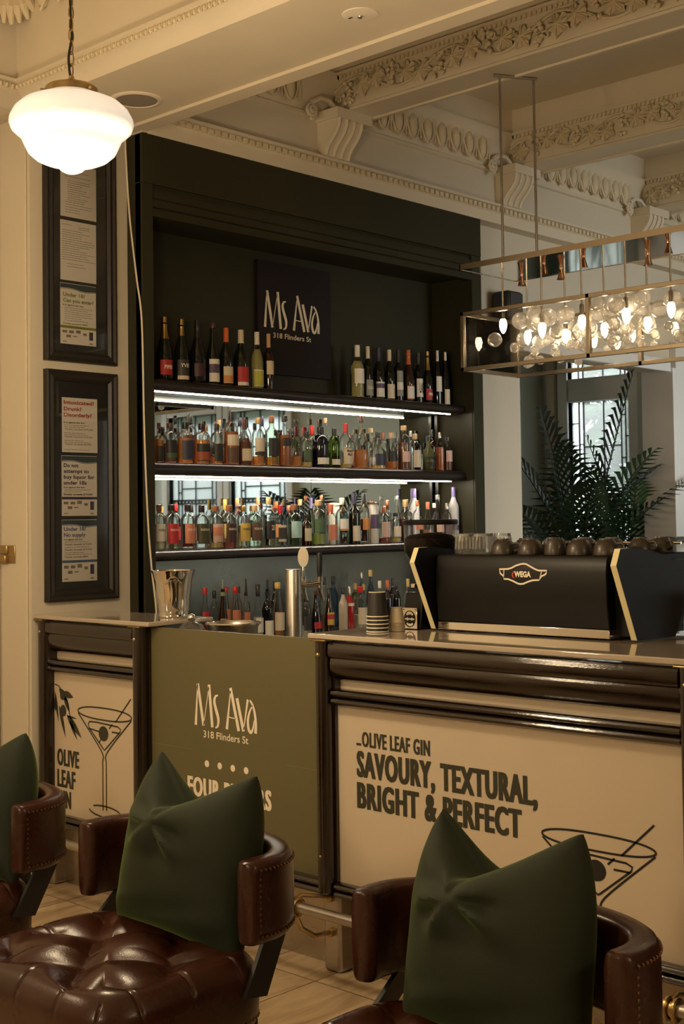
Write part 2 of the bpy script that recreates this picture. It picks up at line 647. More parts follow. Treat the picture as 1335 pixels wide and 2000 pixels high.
struct('wall_back_top', boxes((6.656, 8.464, YW, 4.95, 2.545, 3.26), (3.66, 9.2, 4.655, 5.2, 3.2601, ZC), (3.07, 3.66, YW, 5.2, 3.26, ZC),
                              (-3.2, 3.07, YW, 5.0, 3.25, ZC)), MT['wall'], 'upper part of the back wall over the cabinet and openings')
struct('wall_doorway', boxes((-3.2, 3.129, 5.1, 5.25, 0, 3.3)), MT['wall'], 'cream wall inside the doorway recess at left')
struct('wall_alcove', boxes((6.5, 9.2, 6.19, 6.4, 0, ZC), (6.5, 6.656, 5.2, 6.19, 0, 3.3)), MT['green_wall'], 'pale sage wall of the window alcove')
struct('wall_left', boxes((-3.3, -3.2, -3.2, 5.2, 0, ZC)), MT['wall'], 'cream wall at the far left of the room')
struct('wall_front', boxes((-3.3, 9.2, -3.3, -3.2, 0, ZC)), MT['wall'], 'cream wall behind the camera')
# window wall with its openings
OPEN = [(-2.6, -1.6, 0.6, 2.62), (-1.17, -0.37, 0.6, 2.62), (-0.18, 0.65, 0.6, 2.62), (5.385, 5.95, 0.35, 2.85)]
wb = NB()
yy = -3.2
for (y0, y1, z0, z1) in OPEN:
    box(wb, XE, XE + 0.2, yy, y0, 0, ZC)
    box(wb, XE, XE + 0.2, y0, y1, 0, z0)
    box(wb, XE, XE + 0.2, y0, y1, z1, ZC)
    yy = y1
box(wb, XE, XE + 0.2, yy, 6.4, 0, ZC)
struct('wall_right', wb, MT['green_wall'], 'pale sage wall holding the leaded windows')


def window(n, o, label, transom=None):
    y0, y1, z0, z1 = o
    f = NB()
    t = 0.05
    for b in ((XE - 0.03, XE + 0.08, y0 - 0.09, y0, z0 - 0.06, z1 + 0.09), (XE - 0.03, XE + 0.08, y1, y1 + 0.09, z0 - 0.06, z1 + 0.09),
              (XE - 0.03, XE + 0.08, y0, y1, z1, z1 + 0.09), (XE - 0.03, XE + 0.08, y0, y1, z0 - 0.06, z0)):
        box(f, *b)
    if transom:
        box(f, XE - 0.01, XE + 0.08, y0, y1, transom[0], transom[1])
    w = ob('window_%d' % n, f, MT['white_trim'], label=label, kind='structure', bevel=0.008)
    g = boxes((XE + 0.05, XE + 0.056, y0, y1, z0, z1))
    ob('pane', g, MT['window_glass'], w)
    c = NB()
    wd = y1 - y0
    x0, x1 = XE + 0.042, XE + 0.064
    zt = transom[0] if transom else z1

    def ver(fr, a, b, th=0.006):
        box(c, x0, x1, y0 + fr * wd - th / 2, y0 + fr * wd + th / 2, a, b)

    def hor(z, fa, fb, th=0.006):
        box(c, x0, x1, y0 + fa * wd, y0 + fb * wd, z - th / 2, z + th / 2)
    for a, b in ((z0, zt),) + (((transom[1], z1),) if transom else ()):
        for fr in (0.12, 0.19, 0.47, 0.80, 0.88):
            ver(fr, a, b)
        k = 0
        z = b - 0.12
        while z > a + 0.05:
            hor(z, 0.0 if k % 2 else 0.12, 0.12 if k % 2 else 0.19)
            hor(z - 0.05, 0.80 if k % 2 else 0.88, 0.88 if k % 2 else 1.0)
            z -= 0.17
            k += 1
        z = b - 0.36
        while z > a + 0.15:
            hor(z, 0.19, 0.80)
            z -= 0.4
    if not transom:
        for z in (1.70, 1.735):
            hor(z, 0, 1, 0.012)
        for q in range(14):
            ver((q + 0.5) / 14, 1.70, 1.735, 0.016)
    ob('lead_cames', c, MT['lead'], w, smooth=False)
    return w


window(1, OPEN[3], 'narrow leaded glass window behind the palms', (2.425, 2.615))
window(2, OPEN[1], 'leaded window with dark border seen in the bar mirror')
window(3, OPEN[2], 'second leaded window seen in the bar mirror beside the palm')
window(4, OPEN[0], 'added leaded window out of view along the window wall')  # unseen window, added to let in more light
b = NB()
ball(b, (XE - 0.045, 5.524, 1.61), 0.022)
tube(b, [(XE, 5.524, 1.61), (XE - 0.045, 5.524, 1.61)], 0.008)
tube(b, [(XE - 0.03, 5.53, 1.60), (XE - 0.05, 5.6, 1.53), (XE - 0.05, 5.72, 1.50)], 0.007)
setp(ob('window_latch', b, MT['brass']), 'small round brass latch on the leaded window behind the palms', 'latch')
# sage panelling and mouldings beside the window
struct('trim_1', boxes((XE - 0.03, XE, 5.20, 5.30, 0, 2.9), (XE - 0.05, XE, 5.225, 5.24, 0, 2.9), (XE - 0.02, XE, 4.96, 5.19, 0.3, 2.6)),
       MT['green_wall'], 'sage panel moulding right of the leaded window', bevel=0.006)
struct('trim_2', boxes((XE - 0.06, XE, 6.05, 6.13, 0, 2.95)), MT['wall'], 'beige upright beside the leaded window', bevel=0.006)
# white jamb and head of the alcove opening
struct('trim_3', boxes((8.452, 8.50, 4.70, 4.96, 0, 2.56), (8.50, 8.72, 4.70, 4.751, 0, 2.75), (6.656, 8.452, 4.715, 4.751, 2.53, 2.62)),
       MT['white_trim'], 'white gloss jamb and head of the alcove opening', bevel=0.004)
# doorway reveal mouldings at the far left
struct('trim_4', boxes((3.085, 3.13, 4.98, 5.1, 0, 3.25)), MT['wall'], 'rounded cream moulding in the doorway recess', bevel=0.02)
struct('trim_5', boxes((3.121, 3.13, 4.77, 4.965, 0, 3.25)), MT['wall'], 'flat cream lining of the doorway recess', bevel=0.004)

# ------------------------------------------------------------------ plaster: cornice, beams, corbels
EGG = 0.125


def egg_run_x(bm, x0, x1, y, z0, z1, sp=EGG):
    n = int((x1 - x0) / sp)
    zc, hz = (z0 + z1) / 2, (z1 - z0) / 2
    for i in range(n + 1):
        x = x0 + i * sp
        ball(bm, (x, y, zc - 0.01), 1, 10, 7, 0.034, 0.032, hz * 0.85)
        # rim around the egg and the dart beside it
        tube(bm, [(x - 0.05, y - 0.004, zc + hz * 0.75), (x - 0.05, y - 0.01, zc - 0.02), (x - 0.03, y - 0.012, zc - hz * 0.8), (x, y - 0.012, zc - hz * 1.02),
                  (x + 0.03, y - 0.012, zc - hz * 0.8), (x + 0.05, y - 0.01, zc - 0.02), (x + 0.05, y - 0.004, zc + hz * 0.75)], 0.008, 5)
        tube(bm, [(x + sp / 2, y - 0.004, zc + hz * 0.8), (x + sp / 2, y - 0.012, zc - hz * 0.9)], [0.011, 0.004], 5)


cb = NB()
# fascia, bead, fillet; wall; crown with egg and dart
prism(cb, [(4.66, 3.255), (4.643, 3.255), (4.643, 3.316), (4.632, 3.32), (4.632, 3.348), (4.612, 3.352), (4.612, 3.366), (4.648, 3.372), (4.66, 3.375)], 'x', 3.69, 9.2)
prism(cb, [(4.66, 3.555), (4.632, 3.56), (4.632, 3.575), (4.64, 3.58), (4.63, 3.62), (4.60, 3.74), (4.58, 3.765), (4.58, 3.80), (4.60, 3.805), (4.60, ZC), (4.66, ZC)], 'x', 3.69, 9.2)
struct('trim_6', cb, MT['plaster'], 'cream plaster cornice running above the bar cabinet')
eb = NB()
for x0, x1 in ((3.80, 4.62), (5.12, 6.18), (6.70, 7.72), (8.22, 8.9)):
    egg_run_x(eb, x0, x1, 4.612, 3.595, 3.765)
db = NB()
x = 3.72
while x < 9.0:
    box(db, x, x + 0.026, 4.618, 4.634, 3.322, 3.346)
    x += 0.044
struct('trim_7', eb, MT['ornament'], 'egg and dart moulding of the wall cornice')
struct('trim_8', db, MT['ornament'], 'small dentil band under the cornice', smooth=False)

# plain boxed beam crossing from the left pilaster towards the viewer
pb = NB()
prism(pb, [(3.12, 3.28), (3.60, 3.28), (3.603, 3.268), (3.69, 3.268), (3.69, ZC), (3.07, ZC), (3.07, 3.372), (3.045, 3.372), (3.045, 3.36),
           (3.062, 3.355), (3.062, 3.334), (3.09, 3.322), (3.105, 3.30)], 'y', -3.2, YW + 0.01)
struct('trim_9', pb, MT['plaster'], 'plain cream boxed ceiling beam holding the speaker')
bb = NB()
y = YW - 0.02
while y > 2.6:
    ball(bb, (3.062, y, 3.345), 1, 8, 6, 0.011, 0.0105, 0.013)
    box(bb, 3.056, 3.07, y - 0.0165, y - 0.0115, 3.335, 3.356)
    y -= 0.028
x = 3.04
while x > 2.5:
    ball(bb, (x, YW - 0.012, 3.345), 1, 8, 6, 0.0105, 0.011, 0.013)
    box(bb, x - 0.0165, x - 0.0115, YW - 0.02, YW, 3.335, 3.356)
    x -= 0.028
struct('trim_10', bb, MT['ornament'], 'bead moulding along the side of the plain beam')
lb = NB()
prism(lb, [(YW, 3.325), (YW - 0.012, 3.33), (YW - 0.012, 3.358), (YW - 0.03, 3.36), (YW - 0.03, 3.374), (YW, 3.378)], 'x', -3.2, 3.07)
struct('trim_11', lb, MT['plaster'], 'cream picture moulding over the doorway')
# egg run on the side of the plain beam, high up, and the acanthus leaf in the corner
eg2 = NB()
y = YW - 0.22
while y > 3.0:
    ball(eg2, (3.055, y, 3.70), 1, 10, 7, 0.032, 0.034, 0.075)
    tube(eg2, [(3.055, y - 0.05, 3.76), (3.05, y - 0.048, 3.68), (3.045, y, 3.615), (3.05, y + 0.048, 3.68), (3.055, y + 0.05, 3.76)], 0.008, 5)
    y -= EGG
x = 2.85
while x > 2.3:
    ball(eg2, (x, YW - 0.015, 3.70), 1, 10, 7, 0.034, 0.032, 0.075)
    x -= EGG
prism(eg2, [(3.07, 3.77), (3.03, 3.78), (3.0, 3.83), (3.0, ZC), (3.07, ZC)], 'y', 0, YW)
prism(eg2, [(YW, 3.77), (YW - 0.04, 3.78), (YW - 0.07, 3.83), (YW - 0.07, ZC), (YW, ZC)], 'x', 0, 3.07)
for k in range(7):
    a = (k - 3) / 3.0
    d = Vector((-0.72, -0.69, 0))
    s = Vector((0.69, -0.72, 0))
    p0 = Vector((3.05, YW - 0.02, 3.80)) + d * 0.03
    p1 = p0 + s * a * 0.055 + d * 0.035 + Vector((0, 0, -0.09))
    p2 = p0 + s * a * 0.10 + d * (0.03 - 0.02 * abs(a)) + Vector((0, 0, -0.215 + 0.05 * abs(a) ** 1.5))
    tube(eg2, [p0, p1, (p1 + p2) / 2 + d * 0.02, p2], [0.014, 0.024, 0.022, 0.008], 8)
struct('trim_12', eg2, MT['ornament'], 'egg moulding and acanthus corner leaf at the top left')


def vine(bm, x, y0, y1, z0, z1):
    """Relief of vine leaves, grapes and curling stems on a beam side looking to -x."""
    rnd = random.Random(3)
    zc, h = (z0 + z1) / 2, (z1 - z0)
    n = int((y1 - y0) / 0.02)
    tube(bm, [(x - 0.006, y0 + (y1 - y0) * i / n, zc + 0.32 * h * math.sin((y0 + (y1 - y0) * i / n) * 10.2)) for i in range(n + 1)], 0.008, 6)
    y = y0 + 0.05
    k = 0
    while y < y1 - 0.03:
        zz = zc + 0.12 * h * math.sin(y * 10.2 + 2.0)
        if k % 3 == 2:      # bunch of grapes
            for i in range(13):
                r_ = i // 4
                ball(bm, (x - 0.012 - 0.008 * rnd.random(), y + rnd.uniform(-0.03, 0.03), zz + rnd.uniform(-0.42, 0.42) * h * 0.8), 0.013, 7, 5)
        else:               # five-lobed leaf, raised and cupped
            rot = rnd.uniform(-0.6, 0.6) + (PI if k % 2 else 0)
            R = 0.058 + 0.012 * rnd.random()
            c = bm.verts.new((x - 0.03, y, zz))
            ring = []
            for q in range(20):
                t = 2 * PI * q / 20
                rr = R * (0.62 + 0.38 * abs(math.cos(2.5 * t)))
                ring.append(bm.verts.new((x - 0.004 - 0.016 * (q % 2), y + rr * math.cos(t + rot), zz + rr * 0.95 * math.sin(t + rot))))
            for q in range(20):
                bm.faces.new((c, ring[q], ring[(q + 1) % 20]))
            for q in range(5):
                t = rot + 2 * PI * q / 5
                tube(bm, [(x - 0.031, y, zz), (x - 0.016, y + R * 0.9 * math.cos(t), zz + R * 0.85 * math.sin(t))], [0.005, 0.003], 5)
        # tendril curls
        cy, cz = y + 0.07, zc - 0.22 * h * math.sin(y * 10.2)
        tube(bm, [(x - 0.008, cy + 0.026 * math.cos(t * 0.9) * (1 - t / 9), cz + 0.026 * math.sin(t * 0.9) * (1 - t / 9)) for t in range(8)], 0.0055, 5)
        y += 0.098
        k += 1


def scroll(bm, x, y, z, r):
    pts = []
    for i in range(34):
        t = i / 33 * 4.2 * PI
        rr = r * (1 - i / 33 * 0.8)
        pts.append((x + rr * math.cos(t - PI / 2), y - 0.006 - 0.012 * i / 33, z + rr * math.sin(t - PI / 2)))
    tube(bm, pts, 0.009, 6)
    g = NB()
    lathe(bm, [(r * 0.95, 0), (r * 0.95, 0.001)], (x, y, z), 4)
    ball(bm, (x, y - 0.012, z), 0.012, 8, 6)


def ornate_beam(i, x0, x1, ymin, corb):
    b = NB()
    prism(b, [(x0, 3.592), (x1 - 0.015, 3.592), (x1 - 0.013, 3.582), (x1 + 0.006, 3.582), (x1 + 0.008, 3.60), (x1, 3.62), (x1, ZC), (x0 + 0.02, ZC), (x0 + 0.02, 3.806),
              (x0 - 0.012, 3.803), (x0 - 0.012, 3.79), (x0 + 0.004, 3.785), (x0 + 0.006, 3.612), (x0, 3.606)], 'y', -3.2, 4.66)
    struct('trim_%d' % i, b, MT['plaster'], 'cream ceiling beam with vine frieze, %s' % corb)
    v = NB()
    vine(v, x0 + 0.002, ymin, 4.60, 3.612, 3.778)
    y = 4.58
    while y > ymin:
        box(v, x0 - 0.008, x0 + 0.01, y, y + 0.014, 3.768, 3.788)
        y -= 0.028
    struct('trim_%d' % (i + 1), v, MT['ornament'], 'raised vine leaf frieze on the ceiling beam, %s' % corb)
    # bracket carrying the beam end: abacus and fluted S-shaped console, with a volute beside it
    c = NB()
    xa, xb = x0 - 0.085, x0 + 0.105
    box(c, xa - 0.01, xb + 0.06, 4.50, 4.66, 3.54, 3.592)
    prof = [(4.66, 3.54), (4.515, 3.54), (4.517, 3.515), (4.53, 3.485), (4.555, 3.455), (4.585, 3.425), (4.605, 3.395), (4.612, 3.368), (4.66, 3.368)]
    prism(c, prof, 'x', xa, xb)
    for k in range(4):
        xr = xa + 0.012 + k * 0.055
        tube(c, [(xr, p[0] - 0.004, p[1]) for p in prof[1:-1]], 0.012, 6)
    scroll(c, x0 - 0.18, 4.612, 3.575, 0.042)
    tube(c, [(x0 - 0.18, 4.6, 3.617), (x0 - 0.13, 4.59, 3.645), (x0 - 0.07, 4.585, 3.645), (x0 - 0.01, 4.58, 3.60)], 0.014, 6)
    struct('trim_%d' % (i + 2), c, MT['plaster'], 'fluted plaster console bracket under the beam, %s' % corb)


ornate_beam(13, 4.875, 5.06, 2.2, 'nearest the lamp')
ornate_beam(16, 6.395, 6.60, 3.0, 'second from the left')
ornate_beam(19, 7.93, 8.13, 3.8, 'furthest to the right')

# ------------------------------------------------------------------ garden outside the windows
struct('ground', boxes((9.2, 30, -14, 16, -0.4, -0.3)), MT['lawn'], 'pale garden ground outside the windows')


def tree(x, y, h, r, label, seed):
    rnd = random.Random(seed)
    t = thing('garden_tree', label, 'tree', (x, y, -0.3), 'trees outside the windows')
    b = NB()
    tube(b, [(x, y, -0.3), (x + 0.1, y, h * 0.5), (x, y + 0.1, h)], [0.12, 0.09, 0.03], 8)
    ob('trunk', b, MT['bark'], t)
    b = NB()
    for i in range(1500):
        d = Vector((rnd.gauss(0, 1), rnd.gauss(0, 1), rnd.gauss(0, 1))).normalized() * r * rnd.uniform(0.45, 1)
        c = Vector((x, y, h * 0.72)) + Vector((d.x, d.y, d.z * 1.25))
        u = Vector((rnd.gauss(0, 1), rnd.gauss(0, 1), rnd.gauss(0, 1))).normalized()
        w = u.orthogonal().normalized() * 0.075
        u = u * 0.15
        vs_ = [b.verts.new(c - u), b.verts.new(c + w), b.verts.new(c + u), b.verts.new(c - w)]
        b.faces.new(vs_)
    ob('foliage', b, MT['leaf'], t, smooth=False)


tree(14.0, 9.2, 3.4, 1.4, 'leafy green tree outside, seen through the window behind the palms', 1)
tree(13.2, 6.3, 2.0, 0.7, 'low green shrub outside the window behind the palms', 2)
tree(13.0, -1.7, 3.3, 1.2, 'green tree outside, reflected in the bar mirror', 3)
tree(13.6, 0.4, 2.6, 0.9, 'smaller green tree outside, reflected beside the palm', 4)
# ================================================================== BAR COUNTER
XP = 3.20       # plane of the front panels
bar = thing('bar_counter', 'dark varnished bar counter with cream and olive front panels', 'bar counter', (3.3, 3.2, 0))


def column_profile(y0, y1, ys):
    """Half-round column between y0 and y1 with a flat strip on its right down to ys."""
    c, r = (y0 + y1) / 2, (y1 - y0) / 2
    pts = [(3.26, ys), (3.187, ys), (3.187, y0 - 0.002)] if ys < y0 else [(3.26, y0)]
    for k in range(13):
        a = PI * k / 12
        pts.append((3.187 - 0.04 * math.sin(a) ** 0.8, c - r * math.cos(a)))
    pts += [(3.26, y1)]
    return pts


for i, (y0, y1, ys) in enumerate(((4.690, 4.750, 4.690), (4.050, 4.110, 4.040), (3.060, 3.119, 3.050), (1.705, 1.766, 1.66))):
    b = NB()
    prism(b, column_profile(y0, y1, ys), 'z', 0.265, 1.098)
    p = ob('post', b, MT['wood'], bar)
    b = boxes((3.138, 3.25, ys - 0.002, y1 + 0.001, 1.098, 1.104))
    ob('top_plate', b, MT['brass'], p, label='thin brass top plate', bevel=0.002)
    for zz in (1.052, 0.385):
        b = NB()
        ball(b, (3.149, y1 - 0.03, zz), 0.0085 if zz > 1 else 0.005, 10, 8)
        ob('stud', b, MT['brass'], p, label='small brass stud')
    b = boxes((3.185, 3.30, ys - 0.01, y1 - 0.002, 0, 0.265))
    ob('post_base', b, MT['steel'], bar, label='brushed metal base of the post', bevel=0.012, bseg=3)


def bull(y0, y1, z0, z1, xf, n=2):
    b = NB()
    h = (z1 - z0) / n
    pts = [(3.25, z0)]
    for j in range(n):
        for k in range(7):
            a = PI * k / 6
            pts.append((3.195 - (3.195 - xf) * (0.35 + 0.65 * math.sin(a)), z0 + j * h + h * (1 - math.cos(a)) / 2))
    pts.append((3.25, z1))
    prism(b, pts, 'y', y0, y1)
    return b


for y0, y1 in ((4.110, 4.690), (1.766, 3.050)):
    b = NB()
    prism(b, [(3.25, 1.098), (3.165, 1.098), (3.158, 1.085), (3.156, 1.055), (3.160, 1.046), (3.170, 1.040), (3.166, 1.025), (3.168, 1.005), (3.176, 0.988),
              (3.19, 0.972), (3.21, 0.965), (3.25, 0.965)], 'y', y0 - 0.002, y1 + 0.002)
    ob('fascia', b, MT['wood'], bar)
    ob('frieze_board', boxes((3.215, 3.25, y0, y1, 0.93, 0.968)), MT['cream_panel'], bar, label='narrow cream board under the fascia')
    ob('rail', bull(y0, y1, 0.885, 0.938, 3.165), MT['wood'], bar)
for y0, y1 in ((4.110, 4.690), (3.119, 4.040), (1.766, 3.050)):
    ob('bottom_rail', bull(y0, y1, 0.249, 0.299, 3.168), MT['wood'], bar)
    ob('kick_plate', boxes((3.245, 3.27, y0 - 0.01, y1 + 0.01, 0, 0.255)), MT['kick'], bar, label='worn metal kick plate')
# right-hand continuation of the bar beyond its last visible post
ob('panel_board', boxes((3.2, 3.25, 0.7, 1.66, 0, 1.098)), MT['wood'], bar)
PX = plane('X', XP)


def T(bm, s, yl, yr, z0, z1, pl=PX, **k):
    return text(bm, s, -yl, -yr, z0, z1, lambda u, v, h: pl(-u, v, h), **k)


def S(bm, pts, w, pl=PX, **k):
    return stroke(bm, [(p[0], p[1]) for p in pts], w, pl, **k)


def martini(bm, yc, hw, zr, zt, zb, clip=-9):
    """Line drawing of a martini glass on the panel: y runs to the left."""
    W_ = 0.0062

    def P(pts):
        return [(max(yc + a * hw, clip), z) for a, z in pts]
    rim = [(math.cos(2 * PI * k / 40), zr + 0.024 * math.sin(2 * PI * k / 40) * (1 if k else 1)) for k in range(40)]
    S(bm, [(max(yc + hw * math.copysign(abs(a) ** 0.8, a), clip), z) for a, z in rim], W_, close=True)
    hh = zr - zt
    S(bm, P(smooth_pts([(0.99, zr - 0.01), (0.12, zt + 0.02), (0.065, zt - 0.02)], 5)), W_)
    S(bm, P(smooth_pts([(-0.99, zr - 0.01), (-0.12, zt + 0.02), (-0.065, zt - 0.02)], 5)), W_)
    S(bm, P([(0.065, zt - 0.02), (0.065, zb + 0.004)]), W_)
    S(bm, P([(-0.065, zt - 0.02), (-0.065, zb + 0.006)]), W_)
    S(bm, P([(0.6, zr - 0.045), (0.58, zr - 0.062), (0.05, zt + 0.03), (0, zt + 0.024), (-0.05, zt + 0.03), (-0.58, zr - 0.062), (-0.6, zr - 0.05), (-0.5, zr - 0.042), (0.3, zr - 0.036), (0.55, zr - 0.038)]), W_, close=True)
    S(bm, P([(0.56, zr - 0.066), (0.2, zr - 0.072)]), W_)
    S(bm, P([(-0.56, zr - 0.066), (-0.28, zr - 0.066)]), W_)
    S(bm, P([(-0.98, zr + 0.075), (-0.42, zr - 0.024)]), W_)
    S(bm, P([(-0.30, zr - 0.035), (-0.18, zr - 0.055)]), W_)
    disc(bm, yc + 0.005, zr - 0.078, 0.032, 0.030, PX, h=0.0014)
    S(bm, P([(0.12, zr - 0.10), (0.20, zr - 0.118)]), W_)
    S(bm, P([(0.58 * math.cos(2 * PI * k / 32 + 0.35), zb + 0.022 * math.sin(2 * PI * k / 32 + 0.35)) for k in range(2, 31)]), W_)
    return bm


# left cream panel
pl_ = ob('front_panel', boxes((XP, 3.25, 4.11, 4.69, 0.297, 0.887)), MT['cream_panel'], bar, label='narrow cream front panel with a martini drawing and olive branch')
b = NB()
martini(b, 4.344, 0.178, 0.735, 0.568, 0.347, clip=4.113)
ob('glass_drawing', b, MT['ink'], pl_, smooth=False)
b = NB()
for s, z0, z1, yr in (('OLIVE', 0.497, 0.566, 4.516), ('LEAF', 0.408, 0.481, 4.542), ('GIN', 0.324, 0.396, 4.573)):
    T(b, s, 4.671, yr, z0, z1, bold=0.02, fat=0.003)
ob('lettering', b, MT['ink'], pl_, smooth=False)
b = NB()


def leaf2(y0, z0, y1, z1, w):
    n = 9
    pts = [(y0 + (y1 - y0) * k / n, z0 + (z1 - z0) * k / n) for k in range(n + 1)]
    S(b, pts, [max(0.0008, w * math.sin(PI * (k / n) ** 0.8)) for k in range(n + 1)])


S(b, smooth_pts([(4.685, 0.83), (4.65, 0.82), (4.60, 0.77), (4.575, 0.70), (4.54, 0.665)], 5), 0.005)
for q in ((4.655, 0.815, 4.60, 0.765, 0.022), (4.625, 0.80, 4.555, 0.785, 0.028), (4.62, 0.79, 4.58, 0.72, 0.024), (4.685, 0.80, 4.660, 0.675, 0.016), (4.69, 0.775, 4.68, 0.715, 0.016), (4.655, 0.745, 4.61, 0.615, 0.02),
          (4.60, 0.71, 4.50, 0.625, 0.032), (4.58, 0.69, 4.53, 0.615, 0.018), (4.60, 0.705, 4.53, 0.700, 0.009)):
    leaf2(*q)
disc(b, 4.63, 0.79, 0.018, 0.022, PX, h=0.0015)
disc(b, 4.625, 0.725, 0.021, 0.024, PX, h=0.0015)
ob('olive_branch_drawing', b, MT['ink'], pl_, smooth=False)


def logo(bm, U, V, pl, w):
    """Tall narrow 'Ms Ava' wordmark. U maps 0..1 across, V maps 0..1 up the capital height."""
    def L(*pts):
        out = []
        for x, y in pts:
            out.append((U((x - 245) / 705), V((1045 + (x - 245) * 0.135 - y) / 447)))
        return out
    tk, tn = 0.043 * w, 0.012 * w
    s = lambda pts, ww, n=6: stroke(bm, smooth_pts(L(*pts), n) if len(pts) > 2 else L(*pts), ww, pl)
    s([(258, 1048), (284, 600)], [0.042 * w, tn])
    s([(286, 598), (350, 1058)], tk)
    s([(350, 1055), (416, 640)], tn)
    s([(418, 615), (452, 1075)], tk)
    q = smooth_pts(L((522, 735), (492, 745), (478, 800), (498, 890), (522, 985), (515, 1060), (486, 1080)), 5)
    stroke(bm, q, [w * (0.014 + 0.03 * math.sin(PI * k / (len(q) - 1))) for k in range(len(q))], pl)
    s([(618, 1096), (664, 690)], [0.042 * w, tn])
    s([(664, 657), (752, 1115)], tk)
    s([(645, 968), (722, 985)], tn)
    s([(735, 767), (805, 1118)], tk)
    s([(806, 1100), (856, 785)], [tn, 0.032 * w])
    q = smooth_pts(L((878, 793), (908, 845), (930, 930), (940, 1040), (936, 1140)), 5)
    stroke(bm, q, [w * (0.022 + 0.022 * k / (len(q) - 1)) for k in range(len(q))], pl)
    q = smooth_pts(L((908, 850), (876, 910), (855, 1000), (862, 1095), (886, 1128), (908, 1090), (925, 1000)), 5)
    stroke(bm, q, [w * (0.012 + 0.026 * math.sin(PI * k / (len(q) - 1))) for k in range(len(q))], pl)


# olive panel
og = ob('front_panel', boxes((XP, 3.215, 3.119, 4.040, 0.297, 1.098)), MT['olive_panel'], bar, label='olive front panel with a pale wordmark and four dots')
b = NB()
logo(b, lambda t: 3.785 - t * 0.338, lambda t: 0.748 + t * 0.152, PX, 0.34)
ob('wordmark', b, MT['cream_ink'], og, smooth=False)
b = NB()
S(b, [(4.04, 0.655), (3.80, 0.655)], 0.0016)
S(b, [(3.30, 0.655), (3.12, 0.655)], 0.0016)
ob('vinyl_seam', b, cmat((0.22, 0.19, 0.10), 0.5, 0, 'seam'), og, smooth=False)
b = NB()
T(b, '318 Flinders St', 3.736, 3.492, 0.706, 0.732, bold=0.012)
for k in range(4):
    disc(b, 3.718 - k * 0.071, 0.611, 0.0125, 0.0125, PX)
T(b, 'FOUR PILLARS', 3.83, 3.375, 0.485, 0.556, bold=0.02, fat=0.003)
ob('lettering', b, MT['cream_ink'], og, smooth=False)

# right cream panel
pr_ = ob('front_panel', boxes((XP, 3.25, 1.766, 3.050, 0.297, 0.887)), MT['cream_panel'], bar, label='wide cream front panel with a bold slogan and martini drawing')
b = NB()
T(b, 'OLIVE LEAF GIN', 2.942, 2.653, 0.757, 0.806, bold=0.015, fat=0.0018)
S(b, [(2.967, 0.763), (2.945, 0.763)], 0.008)
T(b, 'SAVOURY, TEXTURAL,', 2.967, 2.249, 0.657, 0.742, bold=0.02, fat=0.0036)
T(b, 'BRIGHT & PERFECT', 2.967, 2.307, 0.555, 0.640, bold=0.02, fat=0.0036)
ob('lettering', b, MT['ink'], pr_, smooth=False)
b = NB()
martini(b, 2.05, 0.186, 0.584, 0.415, 0.33)
ob('glass_drawing', b, MT['black_ink'], pr_, smooth=False)

# counter tops
b = NB()
prism(b, [(3.14, 3.985), (3.47, 3.985), (3.47, 4.751), (3.14, 4.751)], 'z', 1.104, 1.122)
setp(ob('countertop', b, MT['counter'], bevel=0.004), 'short tan stone counter top holding the champagne bucket', 'counter top')
b = NB()
prism(b, [(3.145, 3.135), (3.145, 0.7), (4.05, 0.7), (4.05, 2.99 + 0.05), (3.51, 3.04), (3.51, 3.135)], 'z', 1.104, 1.122)
setp(ob('countertop', b, MT['counter'], bevel=0.004), 'long tan stone counter top under the coffee machine', 'counter top')

# foot rail
fr = thing('foot_rail', 'brushed metal foot rail along the base of the bar', 'foot rail', (3.03, 3.0, 0.245))
b = NB()
tube(b, [(3.035, 4.72, 0.245), (3.035, 0.8, 0.245)], 0.0175, 16)
ob('rail', b, MT['steel'], fr)
for yc in (4.05, 3.075, 1.71):
    b = NB()
    yb = yc + 0.02
    for d in (-0.012, 0.012):
        lathe_pts = [(3.035 + 0.026 * math.cos(2 * PI * k / 18), yb + d, 0.245 + 0.026 * math.sin(2 * PI * k / 18)) for k in range(19)]
        tube(b, lathe_pts, 0.006, 6)
    tube(b, [(3.035, yb - 0.018, 0.245), (3.035, yb + 0.018, 0.245)], 0.0215, 14)
    tube(b, [(3.035, yb, 0.268), (3.06, yb, 0.277), (3.13, yc, 0.262), (3.185, yc, 0.246)], 0.007, 7)
    tube(b, [(3.035, yb, 0.222), (3.06, yb, 0.17), (3.10, yc, 0.14), (3.185, yc, 0.132)], 0.008, 7)
    for zz in (0.246, 0.132):
        tube(b, [(3.168, yc, zz), (3.185, yc, zz)], 0.014, 12)
    ob('bracket', b, MT['brass'], fr, label='curved brass bracket')

